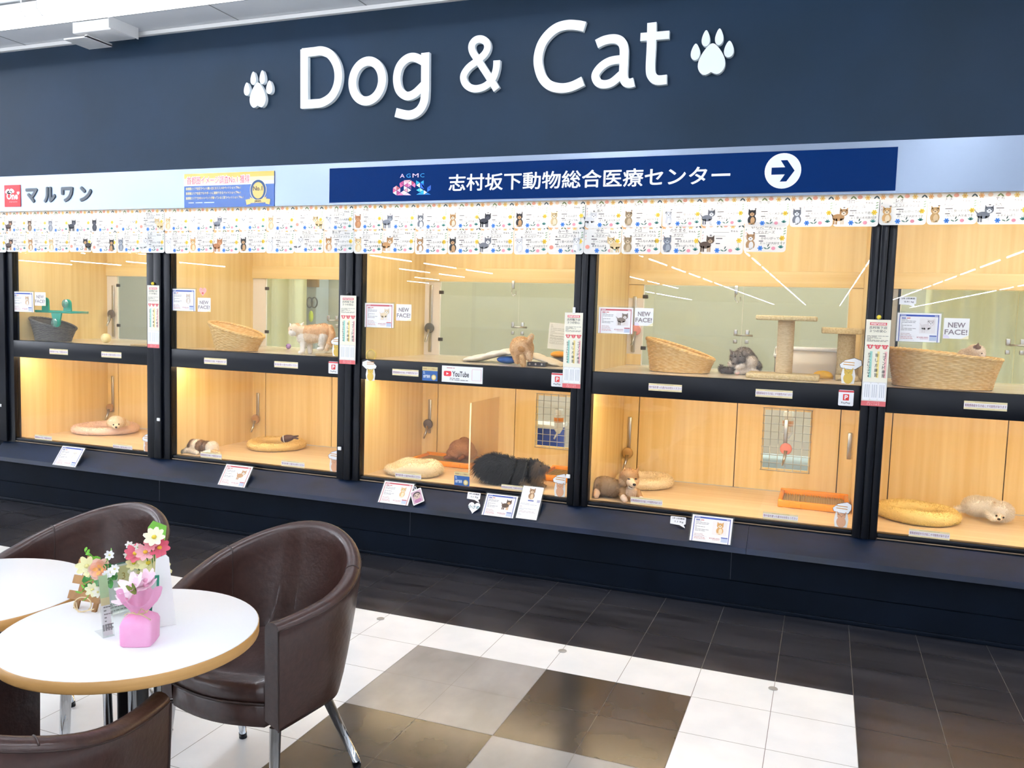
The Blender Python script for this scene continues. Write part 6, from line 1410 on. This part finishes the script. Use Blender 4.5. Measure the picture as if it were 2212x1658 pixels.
# cream and orange cat standing
O1, O2, OW = '#ecc99c', '#f4e2c6', '#fbf5ea'
animal('cat', 'cream and orange cat standing side on with its tail hanging down', 'cat', 4.66, [
    ('e', 637, 711, -.03, 13, 12, 13, O2, .7), ('e', 632.5, 718, -.05, 8.5, 7.5, 9, OW, .6), ('e', 642, 705, -.02, 9, 7, 9, O1, .6), ('k', (631, 706, -.03), (626.5, 698.5, -.03), 5.5, 0, OW, .3), ('k', (650, 704, -.0), (655.5, 696.5, .0), 6, 0, OW, .3), ('c', (645, 714, -.02), (662, 718, 0), 12, 15, O2, .9),
    ('e', 657, 728, -.01, 14, 15, 15, OW, 1.1), ('c', (664, 718, 0), (700, 714, 0), 15, 15, O1, 1.), ('c', (666, 726, -.01), (696, 724, 0), 13.5, 12.5, O2, 1.1), ('e', 703, 716, 0, 15, 14.5, 15, O1, 1.), ('c', (655, 738, -.03), (653.5, 764, -.05), 7, 5, OW, .5), ('c', (653.5, 764, -.05), (648, 766, -.07), 5, 4.2, OW, .3), ('c', (668, 736, .03), (670, 766, .01), 7, 4.8, OW, .5),
    ('c', (700, 726, -.02), (694, 742, -.02), 10, 6.5, OW, .8), ('c', (694, 740, -.02), (696, 751, -.02), 6, 4.5, OW, .5), ('c', (696, 752, -.03), (688, 753.5, -.05), 4.5, 4, OW, .3), ('c', (706, 724, .04), (704, 750, .04), 9, 5, O2, .6), ('c', (712, 708, 0), (717, 722, -.02), 7, 6.5, O1, 1.), ('c', (717, 722, -.02), (712, 742, -.03), 6.5, 6, O1, 1.), ('c', (712, 742, -.03), (705, 753, -.04), 6, 4.5, O2, 1.)],
    .011, O1, (.25, 0, -.45), 12000, eyes=[(628.5, 712, -.075, 1.1)], seed=15, wd=.0017, zmin=ZU)
# tan puppy seen from behind on the cushion
P1 = '#f0d4a8'
animal('dog', 'tan curly puppy seen from behind standing against the white cushion', 'dog', 4.575, [
    ('e', 1127, 752, .04, 24, 24, 22, P1, 1.), ('e', 1124, 745, .10, 19, 17, 20, '#f2d9b0', 1.), ('e', 1138, 752, .05, 13, 18, 16, '#f0d5aa', 1.), ('c', (1143, 736, .0), (1149.5, 724, -.02), 6, 3.6, '#eed3aa', 1.), ('c', (1128, 768, .0), (1130, 790, -.04), 8, 6, '#d9b582', .5), ('c', (1116, 766, .02), (1118, 778, .03), 9, 7, P1, .7), ('c', (1142, 764, .0), (1144, 774, -.02), 8, 6, '#e8cda6', .6), ('e', 1126, 754, -.075, 8, 6, 4, '#c69a62', .6)],
    .011, P1, (0, 0, -.3), 11000, seed=16, wd=.0019, zmin=ZU+.0, extra=[])
# white puppy resting its head on the pink bed
WP = '#fbf0dc'
animal('dog', 'small white puppy resting its chin on the rim of the pink bed', 'dog', 4.925, [
    ('e', 250, 911, -.01, 15.5, 12.5, 15, WP, 1.), ('e', 251, 919.5, -.035, 8.5, 6, 8, '#f5ead6', .5), ('e', 265, 912, .03, 6, 10, 7, '#e6d3b2', .9), ('e', 236, 913, .02, 5, 8, 6, '#e6d3b2', .9), ('e', 258, 916, .12, 20, 11, 20, WP, 1.)],
    .009, WP, (0, 0, -.3), 8000, eyes=[(245, 917, -.074, 1.9), (256.5, 916, -.072, 1.9)], nose=(251, 922.5, -.078, 2.5), seed=17, wd=.002)
# patchy puppy lying at the glass
Q1, Q2, Q3 = '#fbf4e8', '#9a7c60', '#5a4436'
animal('dog', 'white and brown patchy puppy lying stretched out at the front glass', 'dog', 4.62, [
    ('e', 389, 967, .02, 11, 11, 12, Q3, 1.), ('e', 384, 974, -.02, 7, 6.5, 8, '#4a3a34', .6), ('c', (393, 959, .02), (397, 953, .02), 6, 5, '#6b5138', .8), ('e', 402, 969, .03, 11, 13, 13, Q1, 1.), ('e', 413, 966, .04, 11, 14, 14, Q2, 1.), ('e', 424, 969, .04, 10, 14, 14, Q1, 1.), ('e', 434, 967, .04, 9, 13.5, 14, Q2, 1.), ('e', 446, 967, .04, 9, 13, 14, '#8c7460', 1.), ('e', 458, 969, .04, 12, 13.5, 14, Q1, 1.), ('c', (400, 978, -.02), (384, 981, -.06), 6, 4.5, Q1, .6), ('c', (410, 980, -.01), (425, 984, -.05), 6, 4.5, Q1, .6), ('c', (462, 976, .0), (472, 980, -.02), 6, 4.5, '#e3cda4', .6), ('c', (452, 980, .0), (440, 984, -.03), 6, 4.5, Q1, .6)],
    .010, Q1, (.3, 0, -.4), 10000, eyes=[(383, 969, -.045, 1.2)], nose=(379.5, 975, -.05, 1.8), seed=18, wd=.002, zmin=ZL)
# fluffy white puppy lying at far right
F1 = '#fffaf0'
animal('dog', 'fluffy white puppy lying with its chin on the floor, far right lower cage', 'dog', 5.06, [
    ('e', 2112, 1092, .04, 28, 19, 24, F1, 1.), ('e', 2134, 1095, .02, 22, 19, 20, F1, 1.1), ('e', 2163, 1104, -.02, 21.5, 19, 20, '#fffaf2', 1.), ('e', 2168, 1110, -.02, 17, 13.5, 16, '#fffaf2', .9), ('c', (2159, 1116, -.07), (2157.5, 1120, -.09), 7.5, 5.5, '#f6ecdc', .4), ('k', (2151, 1092, -.01), (2148, 1085, -.01), 5, 0, '#cfb699', .3), ('k', (2177, 1094, .0), (2181, 1089, .0), 4.5, 0, '#cfb699', .3), ('c', (2094, 1098, .03), (2066, 1098, .04), 7, 4.5, F1, .9), ('c', (2134, 1108, -.03), (2146, 1119, -.08), 7, 5.5, F1, .6)],
    .016, F1, (0, 0, -.25), 13000, eyes=[(2152.5, 1113.5, -.092, 2.2), (2167.5, 1117.5, -.09, 2.2)], nose=(2157.8, 1121, -.117, 3.0), seed=19, wd=.0017, zmin=ZL)
# kitten peeking over the wide basket
KW = '#fbf0e0'
animal('cat', 'pale kitten whose head peeks over the rim of the wide basket', 'cat', 4.76, [
    ('e', 2108, 760, 0, 17, 15, 17, KW, .9), ('e', 2092, 768, .03, 18, 14, 18, KW, 1.2), ('e', 2120, 768, -.03, 8, 8, 9, '#f3e8d8', .5), ('k', (2110, 752, -.02), (2113.5, 741.5, -.02), 7, 0, '#7d6355', .25), ('k', (2103, 752, .05), (2104, 745, .05), 6, 0, '#a58a78', .25), ('e', 2090, 782, .0, 16, 14, 15, KW, 1.)],
    .010, KW, (-.3, 0, -.2), 8000, eyes=[(2121, 763, -.065, 1.3)], nose=(2127.5, 766, -.03, 1.6), seed=20, wd=.0018)
